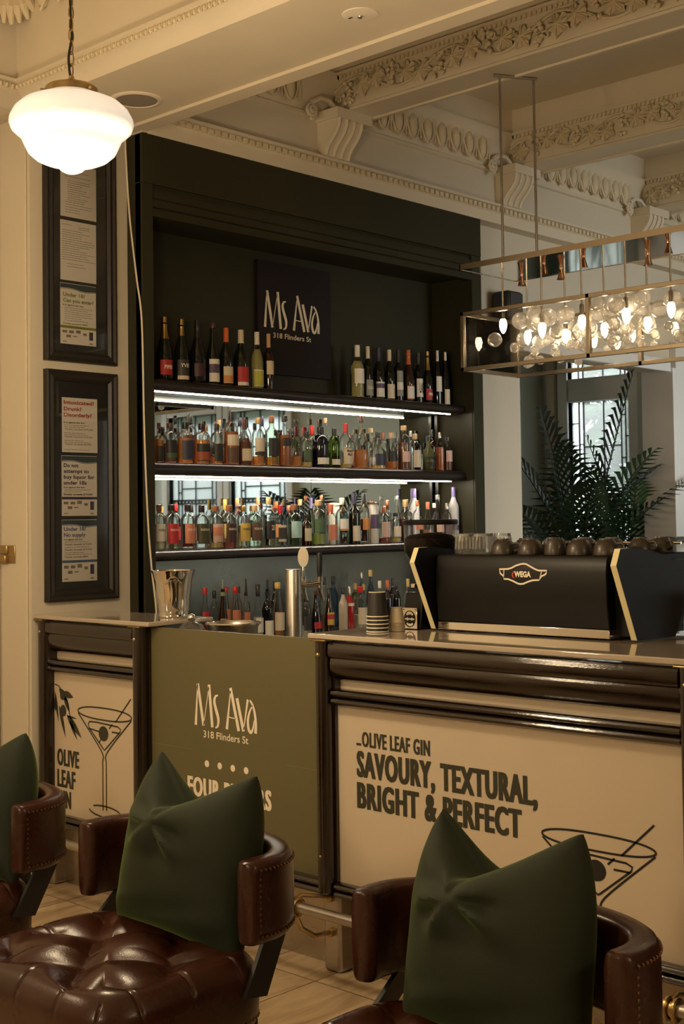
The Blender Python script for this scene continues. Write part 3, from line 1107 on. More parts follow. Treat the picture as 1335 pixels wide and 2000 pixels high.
# ================================================================== BACK BAR CABINET
XL, XR, YF, YB = 3.646, 6.137, 4.643, 4.93
cab = thing('bar_cabinet', 'tall dark olive bar cabinet built against the back wall', 'cabinet', (4.9, 4.9, 0))
ob('side_panel', boxes((XL, XL + 0.03, YF + 0.012, 4.99, 0, 3.25)), MT['bottle_green'], cab)
ob('side_panel', boxes((6.045, XR, YF + 0.012, 4.99, 0, 3.25)), MT['bottle_green'], cab)
ob('stile', boxes((XL, 3.708, YF, YF + 0.05, 0, 3.03)), MT['bottle_green'], cab, bevel=0.002)
ob('stile', boxes((6.048, XR, YF, YF + 0.05, 0, 3.03)), MT['bottle_green'], cab, bevel=0.002)
ob('header', boxes((XL, XR, YF - 0.002, YF + 0.05, 3.03, 3.252)), MT['bottle_green'], cab, bevel=0.002)
b = NB()
prism(b, [(YF + 0.05, 3.028), (YF + 0.006, 3.028), (YF + 0.018, 3.018), (YF + 0.018, 3.005), (YF + 0.006, 3.002), (YF + 0.006, 2.972), (YF + 0.012, 2.966), (YF + 0.004, 2.962), (YF + 0.004, 2.93),
          (YF + 0.012, 2.924), (YF, 2.92), (YF, 2.884), (YF + 0.05, 2.884)], 'x', 3.708, 6.048)
ob('stepped_moulding', b, MT['bottle_green'], cab, smooth=False)
ob('ceiling_board', boxes((3.676, 6.045, YF + 0.05, YB + 0.02, 2.90, 2.93)), MT['bottle_green'], cab)
ob('back_panel', boxes((3.676, 6.045, YB + 0.012, YB + 0.04, 0.5, 2.93)), MT['bottle_green'], cab)
ob('mirror_panel', boxes((3.676, 4.988, YB, YB + 0.006, 1.36, 2.11)), MT['mirror'], cab, label='left grey mirror panel behind the bottles')
ob('mirror_panel', boxes((4.991, 6.03, YB, YB + 0.006, 1.36, 2.11)), MT['mirror'], cab, label='right grey mirror panel behind the bottles')
ob('splashback', boxes((3.676, 6.045, YB - 0.006, YB + 0.006, 0.93, 1.325)), MT['foggy'], cab, label='dull metal splashback behind the lowest bottles')
for yy_, xx in ((4.905, 6.028),):
    ob('shelf_upright', boxes((xx - 0.008, xx + 0.012, yy_ - 0.008, yy_ + 0.012, 0.93, 2.11)), MT['shelf'], cab)

YS = 4.70       # shelf front


def shelf(name, label, zt, zb, lit):
    t = thing(name, label, 'shelf', (4.9, 4.9, zb))
    h = zt - zb
    b = NB()
    pts = [(YB - 0.002, zt), (YB - 0.002, zb + 0.004)]
    for k in range(11):
        a = PI * k / 10
        pts.append((YS + 0.025 - 0.025 * math.sin(a), zb + h * (1 - math.cos(a)) / 2 * 1.0))
    prism(b, pts, 'x', 3.70, 6.03)
    # rounded right end
    ob('board', b, MT['shelf'], t, bevel=0.006)
    if lit:
        for yc, wd_ in lit:
            ob('light_strip', boxes((3.72, 5.96, yc, yc + wd_, zb - 0.004, zb + 0.003)), MT['led' if wd_ < 0.03 else 'led_soft'], t, label='glowing strip light under the shelf')
    return t


shelf('bottle_shelf', 'top dark shelf of the bar cabinet, holding wine bottles', 2.158, 2.106, ((4.748, 0.008),))
shelf('bottle_shelf', 'middle dark shelf of the bar cabinet, crowded with whisky bottles', 1.775, 1.717, ((4.75, 0.022),))
shelf('bottle_shelf', 'lowest dark shelf of the bar cabinet, crowded with gin bottles', 1.372, 1.324, None)

sg = ob('wall_sign', boxes((4.606, 5.145, 4.918, 4.9415, 2.264, 2.852)), MT['sign'], origin=(4.87, 4.94, 2.264))
setp(sg, 'dark aubergine board with tall pale lettering inside the bar cabinet', 'sign')
PY = plane('Y', 4.918)
b = NB()
logo(b, lambda t: 4.646 + t * 0.409, lambda t: 2.505 + t * 0.189, PY, 0.409)
ob('wordmark', b, MT['cream_ink'], sg, smooth=False)
b = NB()
text(b, '318 Flinders St', 4.711, 4.991, 2.454, 2.481, PY, bold=0.012)
ob('lettering', b, MT['cream_ink'], sg, smooth=False)

bc = thing('back_counter', 'low counter below the shelves carrying the back row of bottles', 'counter', (4.9, 4.6, 0))
ob('worktop', boxes((3.68, 6.04, 4.20, 4.92, 0.895, 0.93)), MT['steel'], bc, bevel=0.004)
ob('cupboard_front', boxes((3.72, 6.0, 4.26, 4.60, 0, 0.895)), MT['bottle_green'], bc)
ub = thing('underbar_bench', 'steel underbar bench behind the olive panel', 'bench', (3.6, 3.6, 0))
ob('worktop', boxes((3.275, 3.95, 3.16, 3.96, 0.90, 0.92)), MT['steel'], ub, bevel=0.003)
for xx in (3.32, 3.88):
    for yy_ in (3.22, 3.9):
        ob('leg', boxes((xx - 0.02, xx + 0.02, yy_ - 0.02, yy_ + 0.02, 0, 0.90)), MT['steel'], ub)

# ================================================================== BOTTLES
SHAPES = dict(
    champ=[(0.85, 0), (1, .03), (1, .42), (.95, .5), (.7, .62), (.45, .73), (.36, .82), (.34, .88), (.42, .89), (.42, .91), (.34, .92), (.34, 1)],
    wine=[(.9, 0), (1, .02), (1, .50), (.93, .58), (.6, .68), (.42, .75), (.38, .8), (.38, 1)],
    bord=[(.95, 0), (1, .02), (1, .60), (.95, .65), (.62, .70), (.42, .74), (.38, .8), (.38, 1)],
    flute=[(.95, 0), (1, .02), (1, .42), (.85, .56), (.55, .72), (.42, .8), (.4, 1)],
    spirit=[(.95, 0), (1, .02), (1, .60), (.95, .68), (.7, .745), (.42, .78), (.36, .82), (.36, 1)],
    squat=[(.95, 0), (1, .02), (1, .62), (.95, .70), (.75, .77), (.45, .80), (.38, .82), (.38, 1)],
    tear=[(.8, 0), (.88, .02), (1, .2), (.95, .38), (.62, .58), (.36, .70), (.27, .78), (.27, 1)],
    tall=[(.95, 0), (1, .02), (1, .62), (.92, .68), (.55, .76), (.38, .82), (.36, 1)],
    can=[(.95, 0), (1, .02), (1, .9), (.9, .95), (.9, 1)],
    cone=[(.95, 0), (1, .02), (1, .38), (.62, .66), (.42, .80), (.38, 1)],
    flask=[(.8, 0), (.95, .03), (1, .3), (.9, .5), (.5, .62), (.32, .70), (.3, 1)],
    round=[(.7, 0), (.95, .06), (1, .28), (.92, .48), (.55, .62), (.34, .72), (.32, 1)],
)
GLASS = dict(dk=('opaque', (0.006, 0.008, 0.005)), bk=('opaque', (0.006, 0.006, 0.008)), rose=('opaque', (0.03, 0.012, 0.01)), br=('opaque', (0.018, 0.007, 0.003)),
             og=('opaque', (0.055, 0.06, 0.012)), nv=('opaque', (0.006, 0.006, 0.012)), wt=('opaque', (0.6, 0.58, 0.52)), rd=('opaque', (0.35, 0.015, 0.015)),
             cr=('opaque', (0.45, 0.38, 0.28)),
             cl=('thin', (0.95, 0.96, 0.94)), gr=('thin', (0.42, 0.55, 0.16)), aq=('thin', (0.78, 0.91, 0.90)), pg=('thin', (0.82, 0.9, 0.78)), yl=('thin', (0.80, 0.78, 0.55)),
             fr=('frost', (0.86, 0.88, 0.88)), bl=('thin', (0.45, 0.58, 0.72)))
LIQ = dict(amber=(0.84, 0.42, 0.10), red=(0.55, 0.08, 0.05), gold=(0.95, 0.74, 0.36), dark=(0.34, 0.11, 0.05), pink=(0.92, 0.60, 0.48), pale=(0.95, 0.94, 0.78), lime=(0.62, 0.74, 0.28), rust=(0.70, 0.26, 0.06))
CAPC = dict(k=(0.014, 0.013, 0.013), go=(0.50, 0.32, 0.10), cr=(0.66, 0.58, 0.42), or_=(0.55, 0.12, 0.03), cork=(0.55, 0.36, 0.17), red=(0.55, 0.02, 0.02), br=(0.09, 0.03, 0.02), w=(0.75, 0.70, 0.60),
            nv=(0.02, 0.02, 0.05), si=(0.45, 0.42, 0.38), pu=(0.20, 0.15, 0.36), co=(0.50, 0.20, 0.11), ye=(0.60, 0.42, 0.10), sa=(0.60, 0.16, 0.08), wood=(0.22, 0.09, 0.04), gn=(0.25, 0.33, 0.22))
LAB = dict(red=(0.45, 0.02, 0.025), dk=(0.035, 0.03, 0.025), cr=(0.66, 0.57, 0.42), w=(0.74, 0.70, 0.62), or_=(0.62, 0.25, 0.07), lime=(0.45, 0.45, 0.06), nv=(0.025, 0.03, 0.06), gr=(0.05, 0.10, 0.04),
           k=(0.013, 0.013, 0.014), br=(0.10, 0.05, 0.03), pk=(0.60, 0.40, 0.34), ye=(0.58, 0.40, 0.08), ol=(0.05, 0.05, 0.02), ma=(0.05, 0.012, 0.016), sa=(0.60, 0.22, 0.13), pu=(0.09, 0.06, 0.12), aq=(0.35, 0.55, 0.52), gy=(0.28, 0.27, 0.25), go=(0.42, 0.30, 0.12), ru=(0.35, 0.07, 0.02))


def shape_r(prof, f):
    for (r0, z0), (r1, z1) in zip(prof, prof[1:]):
        if z0 <= f <= z1:
            return r0 + (r1 - r0) * ((f - z0) / max(1e-6, z1 - z0))
    return prof[-1][0]


def wrap(bm, c, r, z0, z1, yaw, half, n=10, rf=None):
    rows = (z0, z1) if rf is None else [z0 + (z1 - z0) * k / 4 for k in range(5)]
    grid = []
    for z in rows:
        rr = r if rf is None else rf(z)
        grid.append([bm.verts.new((c[0] + rr * math.sin(yaw + half * (2 * k / n - 1)), c[1] - rr * math.cos(yaw + half * (2 * k / n - 1)), c[2] + z)) for k in range(n + 1)])
    for A, B in zip(grid, grid[1:]):
        for k in range(n):
            bm.faces.new((A[k], A[k + 1], B[k + 1], B[k]))


def bent_text(bm, s, c, r, z0, z1, yaw, half, bold=0.02):
    text(bm, s, -half, half, z0, z1, lambda u, v, h: (c[0] + (r + 0.0006) * math.sin(yaw + u), c[1] - (r + 0.0006) * math.cos(yaw + u), c[2] + v), bold=bold)


def bottle(x, y, z, r, h, shape, glass, liq, fill, labs, cap, capf, label, group, txt=None, yaw=0.0, style=None):
    t = thing('bottle', label, 'bottle', (x, y, z), group)
    prof = SHAPES[shape]
    c = (x, y, z)
    kind, tint = GLASS[glass]
    m = cmat(tint, 0.06, 0.0, 'dark_glass') if kind == 'opaque' and glass not in ('wt', 'og', 'cr') else (cmat(tint, 0.35, 0, 'matt_glass') if kind == 'opaque' else
        (gmat(tint, 0.25, 1.0, 0.4) if kind == 'frost' else gmat(tint)))
    b = NB()
    lathe(b, [(p[0] * r, p[1] * h) for p in prof], c, 20)
    body = ob('glass_body', b, m, t)
    if liq:
        b = NB()
        pts = [(shape_r(prof, f) * r * 0.9, f * h) for f in [0.03 + (fill - 0.03) * k / 8 for k in range(9)]]
        lathe(b, pts, c, 18)
        lc = LIQ[liq]
        ob('liquid', b, gmat(lc, 0.05, 0.5, 0.32), t)
    for i, (lc, f0, f1) in enumerate(labs):
        b = NB()
        if shape in ('tear', 'flask', 'round'):
            wrap(b, c, 0, f0 * h, f1 * h, yaw, 1.0, rf=lambda zz: shape_r(prof, zz / h) * r * 1.015 + 0.0004)
        else:
            wrap(b, c, r * 1.008 + 0.0004 + 0.0004 * i, f0 * h, f1 * h, yaw, 1.15 if i == 0 else 0.75 if style == 'patch' else 1.15)
        lo = ob('label', b, cmat(LAB[lc], 0.5, 0, 'label_paper'), t)
        if txt and i == 0:
            b = NB()
            n = len(txt)
            for q, (s, a0, a1, hf, mk) in enumerate(txt):
                bent_text(b, s, c, r * 1.012 + 0.001, a0 * h, a1 * h, yaw, hf)
            ob('lettering', b, MT[txt[0][4]], lo, smooth=False)
    rn = prof[-1][0] * r
    b = NB()
    if cap[0] == '^':     # bar spoon pourer: stopper and thin spout
        lathe(b, [(rn * 1.25, capf * h), (rn * 1.25, (capf + 0.06) * h), (rn * 0.6, (capf + 0.07) * h), (rn * 0.5, 0.97 * h + 0.035), (rn * 0.42, 0.97 * h + 0.05)], c, 12)
        cc = CAPC[cap[1:]]
        ob('pourer', b, cmat(cc, 0.35, 0, 'cap'), t)
    else:
        e = 1.18 if capf > 0.86 else 1.06
        if capf < 0.86 and shape in ('champ', 'wine', 'bord', 'flute'):
            pts = [(shape_r(prof, f) * r * 1.06, f * h) for f in [capf + (1.0 - capf) * k / 6 for k in range(7)]]
            pts.append((rn * 0.9, h * 1.004))
        else:
            pts = [(rn * e, capf * h), (rn * e * 1.03, (capf + 0.01) * h), (rn * e * 1.03, h * 0.998), (rn * e * 0.9, h * 1.006)]
        lathe(b, pts, c, 14)
        metal = 1.0 if cap in ('go', 'si', 'co') else 0.0
        ob('cap', b, cmat(CAPC[cap], 0.3, metal, 'cap'), t)
    return t


ORD = ['zeroth', 'first', 'second', 'third', 'fourth', 'fifth', 'sixth', 'seventh', 'eighth', 'ninth', 'tenth', 'eleventh', 'twelfth', 'thirteenth', 'fourteenth', 'fifteenth', 'sixteenth', 'seventeenth',
       'eighteenth', 'nineteenth', 'twentieth', 'twenty-first', 'twenty-second', 'twenty-third', 'twenty-fourth', 'twenty-fifth', 'twenty-sixth', 'twenty-seventh', 'twenty-eighth', 'twenty-ninth', 'thirtieth',
       'thirty-first', 'thirty-second']


def row(zbase, y, ypx, entries, where, group, side='from left'):
    for i, e in enumerate(entries):
        px, w, top, shape, glass, liq, fill, labs, cap, capf, look = e[:11]
        txt = e[11] if len(e) > 11 else None
        yy_ = y + (e[12] if len(e) > 12 else 0)
        p = on_y(px, top, yy_)
        z = depth(p)
        r = w / 2 * z / F_PX
        x = min(p.x, 6.04 - r - 0.002)
        bottle(x, yy_, zbase, r, p.z - zbase, shape, glass, liq, fill, labs, cap, capf, '%s, %s %s, %s' % (look, ORD[i + 1], side, where), group, txt, random.uniform(-0.12, 0.12))


CI, RI, KI = 'cream_ink', 'red_ink', 'black_ink'
# --- top shelf: wine
row(2.158, 4.80, 0, [
    (320, 31, 619.5, 'champ', 'dk', None, 0, [('red', .10, .33)], 'go', .66, 'sparkling wine bottle with gold foil and red label', [('PIPER', .19, .25, .6, CI)]),
    (353.5, 29, 624, 'champ', 'dk', None, 0, [('dk', .11, .36), ('cr', .05, .11)], 'go', .74, 'sparkling wine bottle with gold foil and grey label', [('YVES', .24, .30, .7, 'cream')]),
    (384.7, 30, 625.5, 'champ', 'bk', None, 0, [('ma', .12, .32)], 'k', .72, 'black wine bottle with black foil and dark label'),
    (414.6, 26, 631.5, 'champ', 'dk', None, 0, [('w', .06, .42), ('pu', .2, .34)], 'br', .92, 'dark green bottle with cream label and purple mark'),
    (441, 26, 641, 'wine', 'dk', None, 0, [('cr', .06, .34), ('or_', .07, .19)], 'or_', .76, 'wine bottle with orange capsule'),
    (469.8, 29, 644.7, 'wine', 'dk', None, 0, [('w', .04, .10), ('red', .10, .36)], 'cr', .77, 'wine bottle with cream capsule and bold red label'),
    (501, 25, 649, 'wine', 'yl', 'pale', .7, [('w', .05, .34), ('lime', .06, .32)], 'w', .78, 'pale white wine bottle with white and lime label', None),
    (523.7, 20, 652.6, 'bord', 'br', None, 0, [('cr', .28, .52)], 'cork', .76, 'slim dessert wine bottle with tan cap'),
], 'top shelf left', 'wine bottles on the top shelf, left')
row(2.158, 4.79, 0, [
    (697, 26, 674.7, 'bord', 'yl', 'pale', .7, [('w', .27, .55)], 'w', .78, 'clear white wine bottle with white capsule'),
    (717.5, 20, 677, 'bord', 'dk', None, 0, [('gy', .06, .36)], 'cr', .77, 'wine bottle lettered ORGANIC', [('ORGANIC', .18, .24, .9, CI)]),
    (738.5, 22, 679.5, 'wine', 'dk', None, 0, [('w', .05, .34), ('pu', .22, .31)], 'nv', .74, 'wine bottle with navy capsule and purple mark'),
    (759.4, 20, 683.5, 'wine', 'dk', None, 0, [('cr', .04, .32)], 'cr', .78, 'wine bottle with cream capsule and plain cream label'),
    (777, 18, 682, 'bord', 'bk', None, 0, [('gy', .10, .58), ('w', .22, .36)], 'k', .74, 'wine bottle with black capsule and grey landscape label'),
    (796.6, 22, 684, 'champ', 'rose', None, 0, [('ru', .05, .32), ('w', .07, .30)], 'or_', .72, 'rose bottle with orange foil and white swoosh'),
    (815.7, 18, 689, 'bord', 'bk', None, 0, [('w', .12, .48)], 'k', .76, 'wine bottle with black capsule and white label', [('LAS', .2, .4, .5, KI)]),
    (833.7, 18, 686.7, 'champ', 'dk', None, 0, [('red', .07, .28)], 'go', .64, 'small sparkling wine bottle with gold foil', [('PIPER', .15, .21, .6, CI)]),
    (852.9, 17, 684.7, 'flute', 'bk', None, 0, [('w', .24, .52)], 'si', .80, 'slim wine bottle with silver capsule'),
    (868.3, 17, 688, 'flute', 'bk', None, 0, [('cr', .02, .30)], 'si', .84, 'slim bottle with low pale yellow label', None, 0.0),
], 'top shelf right', 'wine bottles on the top shelf, right')

# --- middle shelf: whisky and brandy
row(1.775, 4.775, 0, [
    (310, 22, 826, 'round', 'cl', 'amber', .6, [('k', .05, .42)], 'br', .86, 'amber bottle with brown stopper'),
    (331, 28, 827, 'squat', 'cl', 'dark', .5, [('k', .22, .58), ('gr', .14, .26)], 'br', .88, 'round bottle with black and green label'),
    (361, 33, 825.6, 'squat', 'cl', 'amber', .62, [('nv', .10, .56)], 'k', .85, 'wide whisky bottle with navy label'),
    (393, 33, 827.5, 'squat', 'cl', 'amber', .6, [('k', .08, .50), ('ru', .1, .3)], 'k', .85, 'wide whisky bottle with black and rust label'),
    (422.5, 25, 828.7, 'squat', 'cl', 'amber', .2, [('k', .08, .52)], 'k', .86, 'whisky bottle with black label'),
    (450.6, 30, 803.5, 'squat', 'cl', 'rust', .62, [('br', .06, .32), ('cr', .36, .56)], 'k', .82, 'tall whisky bottle with long black cap'),
    (477, 28, 819, 'round', 'cl', 'dark', .5, [('cr', .10, .36)], 'br', .78, 'round shouldered whisky bottle with cream label'),
    (503.3, 25, 816.7, 'spirit', 'cl', 'amber', .2, [('cr', .30, .58), ('k', .22, .29)], 'cork', .88, 'whisky bottle with cork and cream label'),
    (529.7, 27, 813, 'spirit', 'pg', 'amber', .18, [('k', .2, .56)], 'wood', .86, 'clear green bottle with black script label'),
    (555, 26, 812, 'bord', 'cl', 'rust', .62, [('k', .40, .56)], 'k', .88, 'square whisky bottle with black band'),
    (577.6, 23, 820, 'flask', 'cl', 'amber', .22, [], 'k', .86, 'slim clear bottle with flared black stopper'),
    (598, 22, 843, 'squat', 'cl', 'gold', .14, [('gr', .18, .5)], 'k', .84, 'short clear bottle with dark green label'),
    (624.6, 33, 834, 'squat', 'nv', None, 0, [('w', .08, .24)], 'k', .84, 'square black bottle with small white label'),
    (651.8, 23, 837, 'squat', 'gr', None, 0, [('w', .08, .22)], 'k', .84, 'green glass bottle with small white label'),
    (674, 25, 828, 'spirit', 'cl', 'gold', .12, [('go', .08, .46), ('cr', .1, .44)], 'red', .80, 'bourbon bottle dipped in red wax', [("Maker's", .36, .42, .6, KI), ('Mark', .28, .34, .5, KI)]),
    (704, 31, 813, 'tear', 'cl', 'amber', .36, [], 'br', .88, 'tall teardrop bottle of amber spirit with brown cork'),
    (737, 32, 845, 'flask', 'cl', 'gold', .12, [('nv', .1, .42)], 'k', .86, 'wide flask with dark shield label and slanted stopper'),
    (763, 24, 845.5, 'round', 'cl', 'amber', .22, [('k', .22, .5)], 'cork', .86, 'rounded bottle with pale cork and dark label'),
    (787.8, 25, 832, 'squat', 'cl', 'dark', .62, [('pk', .18, .42)], 'cork', .90, 'dark amber bottle with pink label and pale cork'),
    (810, 23, 848, 'squat', 'cl', None, 0, [('cr', .08, .55)], 'cork', .86, 'clear bottle with tall frosted cream label'),
    (836, 26, 851.7, 'round', 'og', None, 0, [('dk', .08, .40), ('ol', .1, .38)], 'k', .86, 'matt olive green bottle with framed label'),
    (858, 17, 845, 'spirit', 'cl', 'rust', .62, [], 'si', .86, 'slim bottle of red amber spirit'),
    (873, 19, 853.7, 'spirit', 'cl', 'dark', .34, [('pk', .28, .6)], 'k', .90, 'narrow clear bottle with pale label'),
], 'middle shelf front row', 'spirit bottles on the middle shelf, front row')
row(1.775, 4.872, 0, [
    (318, 17, 834, 'squat', 'cl', 'amber', .5, [('k', .1, .5)], 'k', .86, 'amber bottle with black cap'),
    (347, 18, 836, 'squat', 'cl', 'dark', .6, [('dk', .1, .5)], 'k', .82, 'dark bottle with broad black cap'),
    (371.5, 20, 809.5, 'spirit', 'cl', 'gold', .4, [('k', .2, .5)], 'k', .84, 'tall clear bottle with black and gold cap'),
    (402, 18, 831, 'squat', 'cl', 'amber', .5, [], 'wood', .86, 'amber bottle with wooden stopper'),
    (427, 20, 821, 'squat', 'cl', 'gold', .5, [('cr', .1, .4)], 'cork', .88, 'bottle with a light cork'),
    (467.4, 20, 816, 'spirit', 'cl', 'amber', .5, [('k', .1, .5)], 'nv', .82, 'bottle with a broad navy cap'),
    (511, 20, 813, 'spirit', 'cl', 'gold', .5, [('nv', .1, .5)], 'nv', .80, 'bottle with a long navy cap'),
    (568, 18, 838, 'squat', 'cl', 'dark', .4, [], 'k', .86, 'short bottle with a black cap'),
    (608.5, 22, 832, 'squat', 'cl', 'gold', .5, [('cr', .1, .5)], 'red', .78, 'bottle dipped in bright red wax'),
    (634.5, 24, 816.6, 'tear', 'cl', 'pale', .3, [], 'cork', .90, 'clear long necked bottle with cork'),
    (685, 18, 848, 'squat', 'cl', 'red', .4, [('pk', .1, .5)], 'br', .86, 'small bottle with a red brown cap'),
    (723.5, 21, 837, 'spirit', 'cl', 'pale', .4, [('cr', .05, .3)], 'cork', .90, 'bottle with pale cork and dark neck'),
    (747, 20, 845, 'squat', 'cl', 'amber', .4, [], 'wood', .80, 'bottle with a dark red collar'),
    (771, 16, 856, 'squat', 'cl', 'amber', .4, [], 'k', .86, 'small bottle with a black stopper'),
    (801, 15, 842, 'spirit', 'cl', 'pale', .4, [], 'si', .86, 'thin clear bottle with a steel cap'),
    (842, 19, 840, 'spirit', 'br', None, 0, [], 'k', .84, 'brown bottle with a black cap'),
    (868, 15, 864, 'spirit', 'br', None, 0, [('k', .2, .6)], 'k', .9, 'dark bottle with black printed label'),
], 'middle shelf back row', 'spirit bottles on the middle shelf, back row')

FP = [('FOUR PILLARS', .42, .47, .75, CI)]
FK = [('FOUR PILLARS', .42, .47, .75, KI)]
# --- lowest shelf: gin
row(1.372, 4.775, 0, [
    (310, 24, 986, 'squat', 'cl', 'pale', .5, [('w', .2, .58)], 'br', .87, 'clear gin bottle with white label', FK),
    (334, 29, 986, 'squat', 'cl', None, 0, [('red', .14, .58)], 'k', .87, 'gin bottle with bright red label', FP),
    (366, 28, 986, 'squat', 'cl', None, 0, [('sa', .14, .58)], 'k', .87, 'gin bottle with salmon pink label', FP),
    (393, 30, 987, 'squat', 'cl', None, 0, [('ol', .12, .58)], 'k', .84, 'gin bottle with dark olive label', FP),
    (421, 28, 988, 'squat', 'cl', 'gold', .14, [('pk', .16, .58), ('sa', .3, .5)], 'wood', .87, 'gin bottle with pink floral label'),
    (447, 28, 987, 'squat', 'cl', 'red', .14, [('ma', .14, .58)], 'wood', .87, 'gin bottle with dark maroon label', FP),
    (474.6, 28, 988, 'squat', 'cl', None, 0, [('ye', .16, .58)], 'go', .86, 'gin bottle with golden yellow label', FK),
    (497, 29, 987, 'squat', 'cl', None, 0, [('br', .16, .58)], 'cork', .86, 'gin bottle with chocolate brown label', FP),
    (523.7, 25, 971.5, 'spirit', 'cl', None, 0, [('k', .16, .52)], 'cork', .86, 'clear gin bottle with black patterned label', [('23', .34, .44, .35, CI)]),
    (546.5, 24, 987, 'squat', 'cl', None, 0, [('cr', .12, .52), ('dk', .18, .46)], 'red', .80, 'clear gin bottle with red stopper'),
    (574, 29, 986, 'squat', 'pg', None, 0, [('aq', .2, .6)], 'wood', .87, 'pale green gin bottle with wooden stopper'),
    (598, 20, 1004, 'spirit', 'br', None, 0, [('cr', .15, .55)], 'k', .86, 'small brown bottle with cream label'),
    (621, 29, 977, 'squat', 'cl', 'lime', .26, [('gr', .28, .58)], 'cork', .88, 'clear bottle with round green label and green base'),
    (645, 26, 985, 'squat', 'cl', None, 0, [('sa', .12, .5)], 'sa', .76, 'clear bottle with coral neck and coral label'),
    (667, 25, 973, 'spirit', 'aq', None, 0, [('w', .34, .55), ('or_', .30, .34)], 'cr', .86, 'aqua blue glass bottle with cream cap'),
    (690.5, 24, 963, 'bord', 'ol' if 'ol' in GLASS else 'dk', None, 0, [('cr', .06, .36)], 'nv', .80, 'dark olive wine shaped bottle with cream label'),
    (710, 21, 964.6, 'spirit', 'cl', None, 0, [('or_', .28, .52)], 'k', .80, 'clear tall bottle with orange label'),
    (727, 23, 980.7, 'can', 'wt', None, 0, [('pu', .36, .7)], 'si', .95, 'white cylindrical bottle with purple circle'),
    (749, 24, 989, 'squat', 'cl', 'red', .14, [('pk', .16, .58)], 'co', .82, 'clear bottle with copper stopper and pink label'),
    (771.6, 22, 1001.7, 'squat', 'cl', 'gold', .16, [('cr', .2, .55)], 'k', .88, 'short bottle with dotted floral label'),
    (791, 28, 976.5, 'spirit', 'cl', 'dark', .56, [('ma', .16, .5)], 'cork', .84, 'clear bottle of dark red spirit'),
    (815, 21, 977.7, 'spirit', 'cl', None, 0, [('sa', .3, .5)], 'co', .86, 'clear bottle with red round label'),
    (834.6, 18, 981, 'cone', 'cl', 'pink', .3, [], 'sa', .82, 'slender clear bottle with coral cap'),
    (854, 24, 967, 'round', 'cl', None, 0, [('pk', .2, .45)], 'si', .90, 'ribbed clear bottle with pale stopper'),
    (872, 18, 983, 'spirit', 'cl', None, 0, [('pu', .1, .5)], 'si', .84, 'clear bottle with violet label'),
    (886, 20, 952, 'tall', 'fr', None, 0, [('pu', .2, .3)], 'pu', .82, 'tall frosted vodka bottle with blue cap', None, 0.0),
], 'lowest shelf front row', 'gin bottles on the lowest shelf, front row')
row(1.372, 4.872, 0, [
    (316, 16, 990, 'squat', 'cl', None, 0, [('lime', .2, .5)], 'ye', .86, 'clear bottle with yellow cap'),
    (343, 18, 984, 'squat', 'cl', None, 0, [('red', .2, .5)], 'red', .84, 'clear bottle with red cap'),
    (374, 18, 987, 'squat', 'cl', None, 0, [('sa', .2, .5)], 'k', .84, 'pink bottle with black cap'),
    (438.6, 20, 976, 'spirit', 'cl', 'gold', .3, [('ye', .2, .5)], 'ye', .80, 'bottle with long yellow cork'),
    (462.6, 20, 973, 'spirit', 'cl', 'gold', .3, [], 'cork', .86, 'bottle with tall cork'),
    (503, 19, 971.5, 'spirit', 'cl', None, 0, [], 'cork', .85, 'clear bottle with broad cork'),
    (539, 18, 981, 'squat', 'cl', None, 0, [('or_', .2, .5)], 'or_', .86, 'bottle with orange cap'),
    (563, 18, 988, 'squat', 'cl', None, 0, [], 'co', .86, 'bottle with copper cap'),
    (585, 19, 976, 'spirit', 'bl', None, 0, [], 'cork', .88, 'pale blue bottle with cork'),
    (607, 14, 972.5, 'bord', 'gr', None, 0, [], 'pu', .78, 'thin green bottle with lilac capsule'),
    (627, 20, 968, 'tear', 'cl', None, 0, [], 'co', .90, 'long necked clear bottle with orange cork'),
    (652, 22, 983, 'can', 'wt', None, 0, [], 'w', .94, 'plain white cylinder bottle'),
    (755, 18, 977, 'spirit', 'cl', None, 0, [], 'co', .88, 'clear bottle with copper stopper'),
    (774, 22, 969, 'tear', 'cl', None, 0, [], 'si', .92, 'clear decanter with thin neck'),
    (808.6, 19, 954.7, 'tall', 'fr', None, 0, [], 'pu', .82, 'tall frosted bottle with purple cap'),
    (847, 16, 983, 'spirit', 'cl', None, 0, [], 'w', .88, 'clear bottle with white cap'),
], 'lowest shelf back row', 'gin bottles on the lowest shelf, back row')

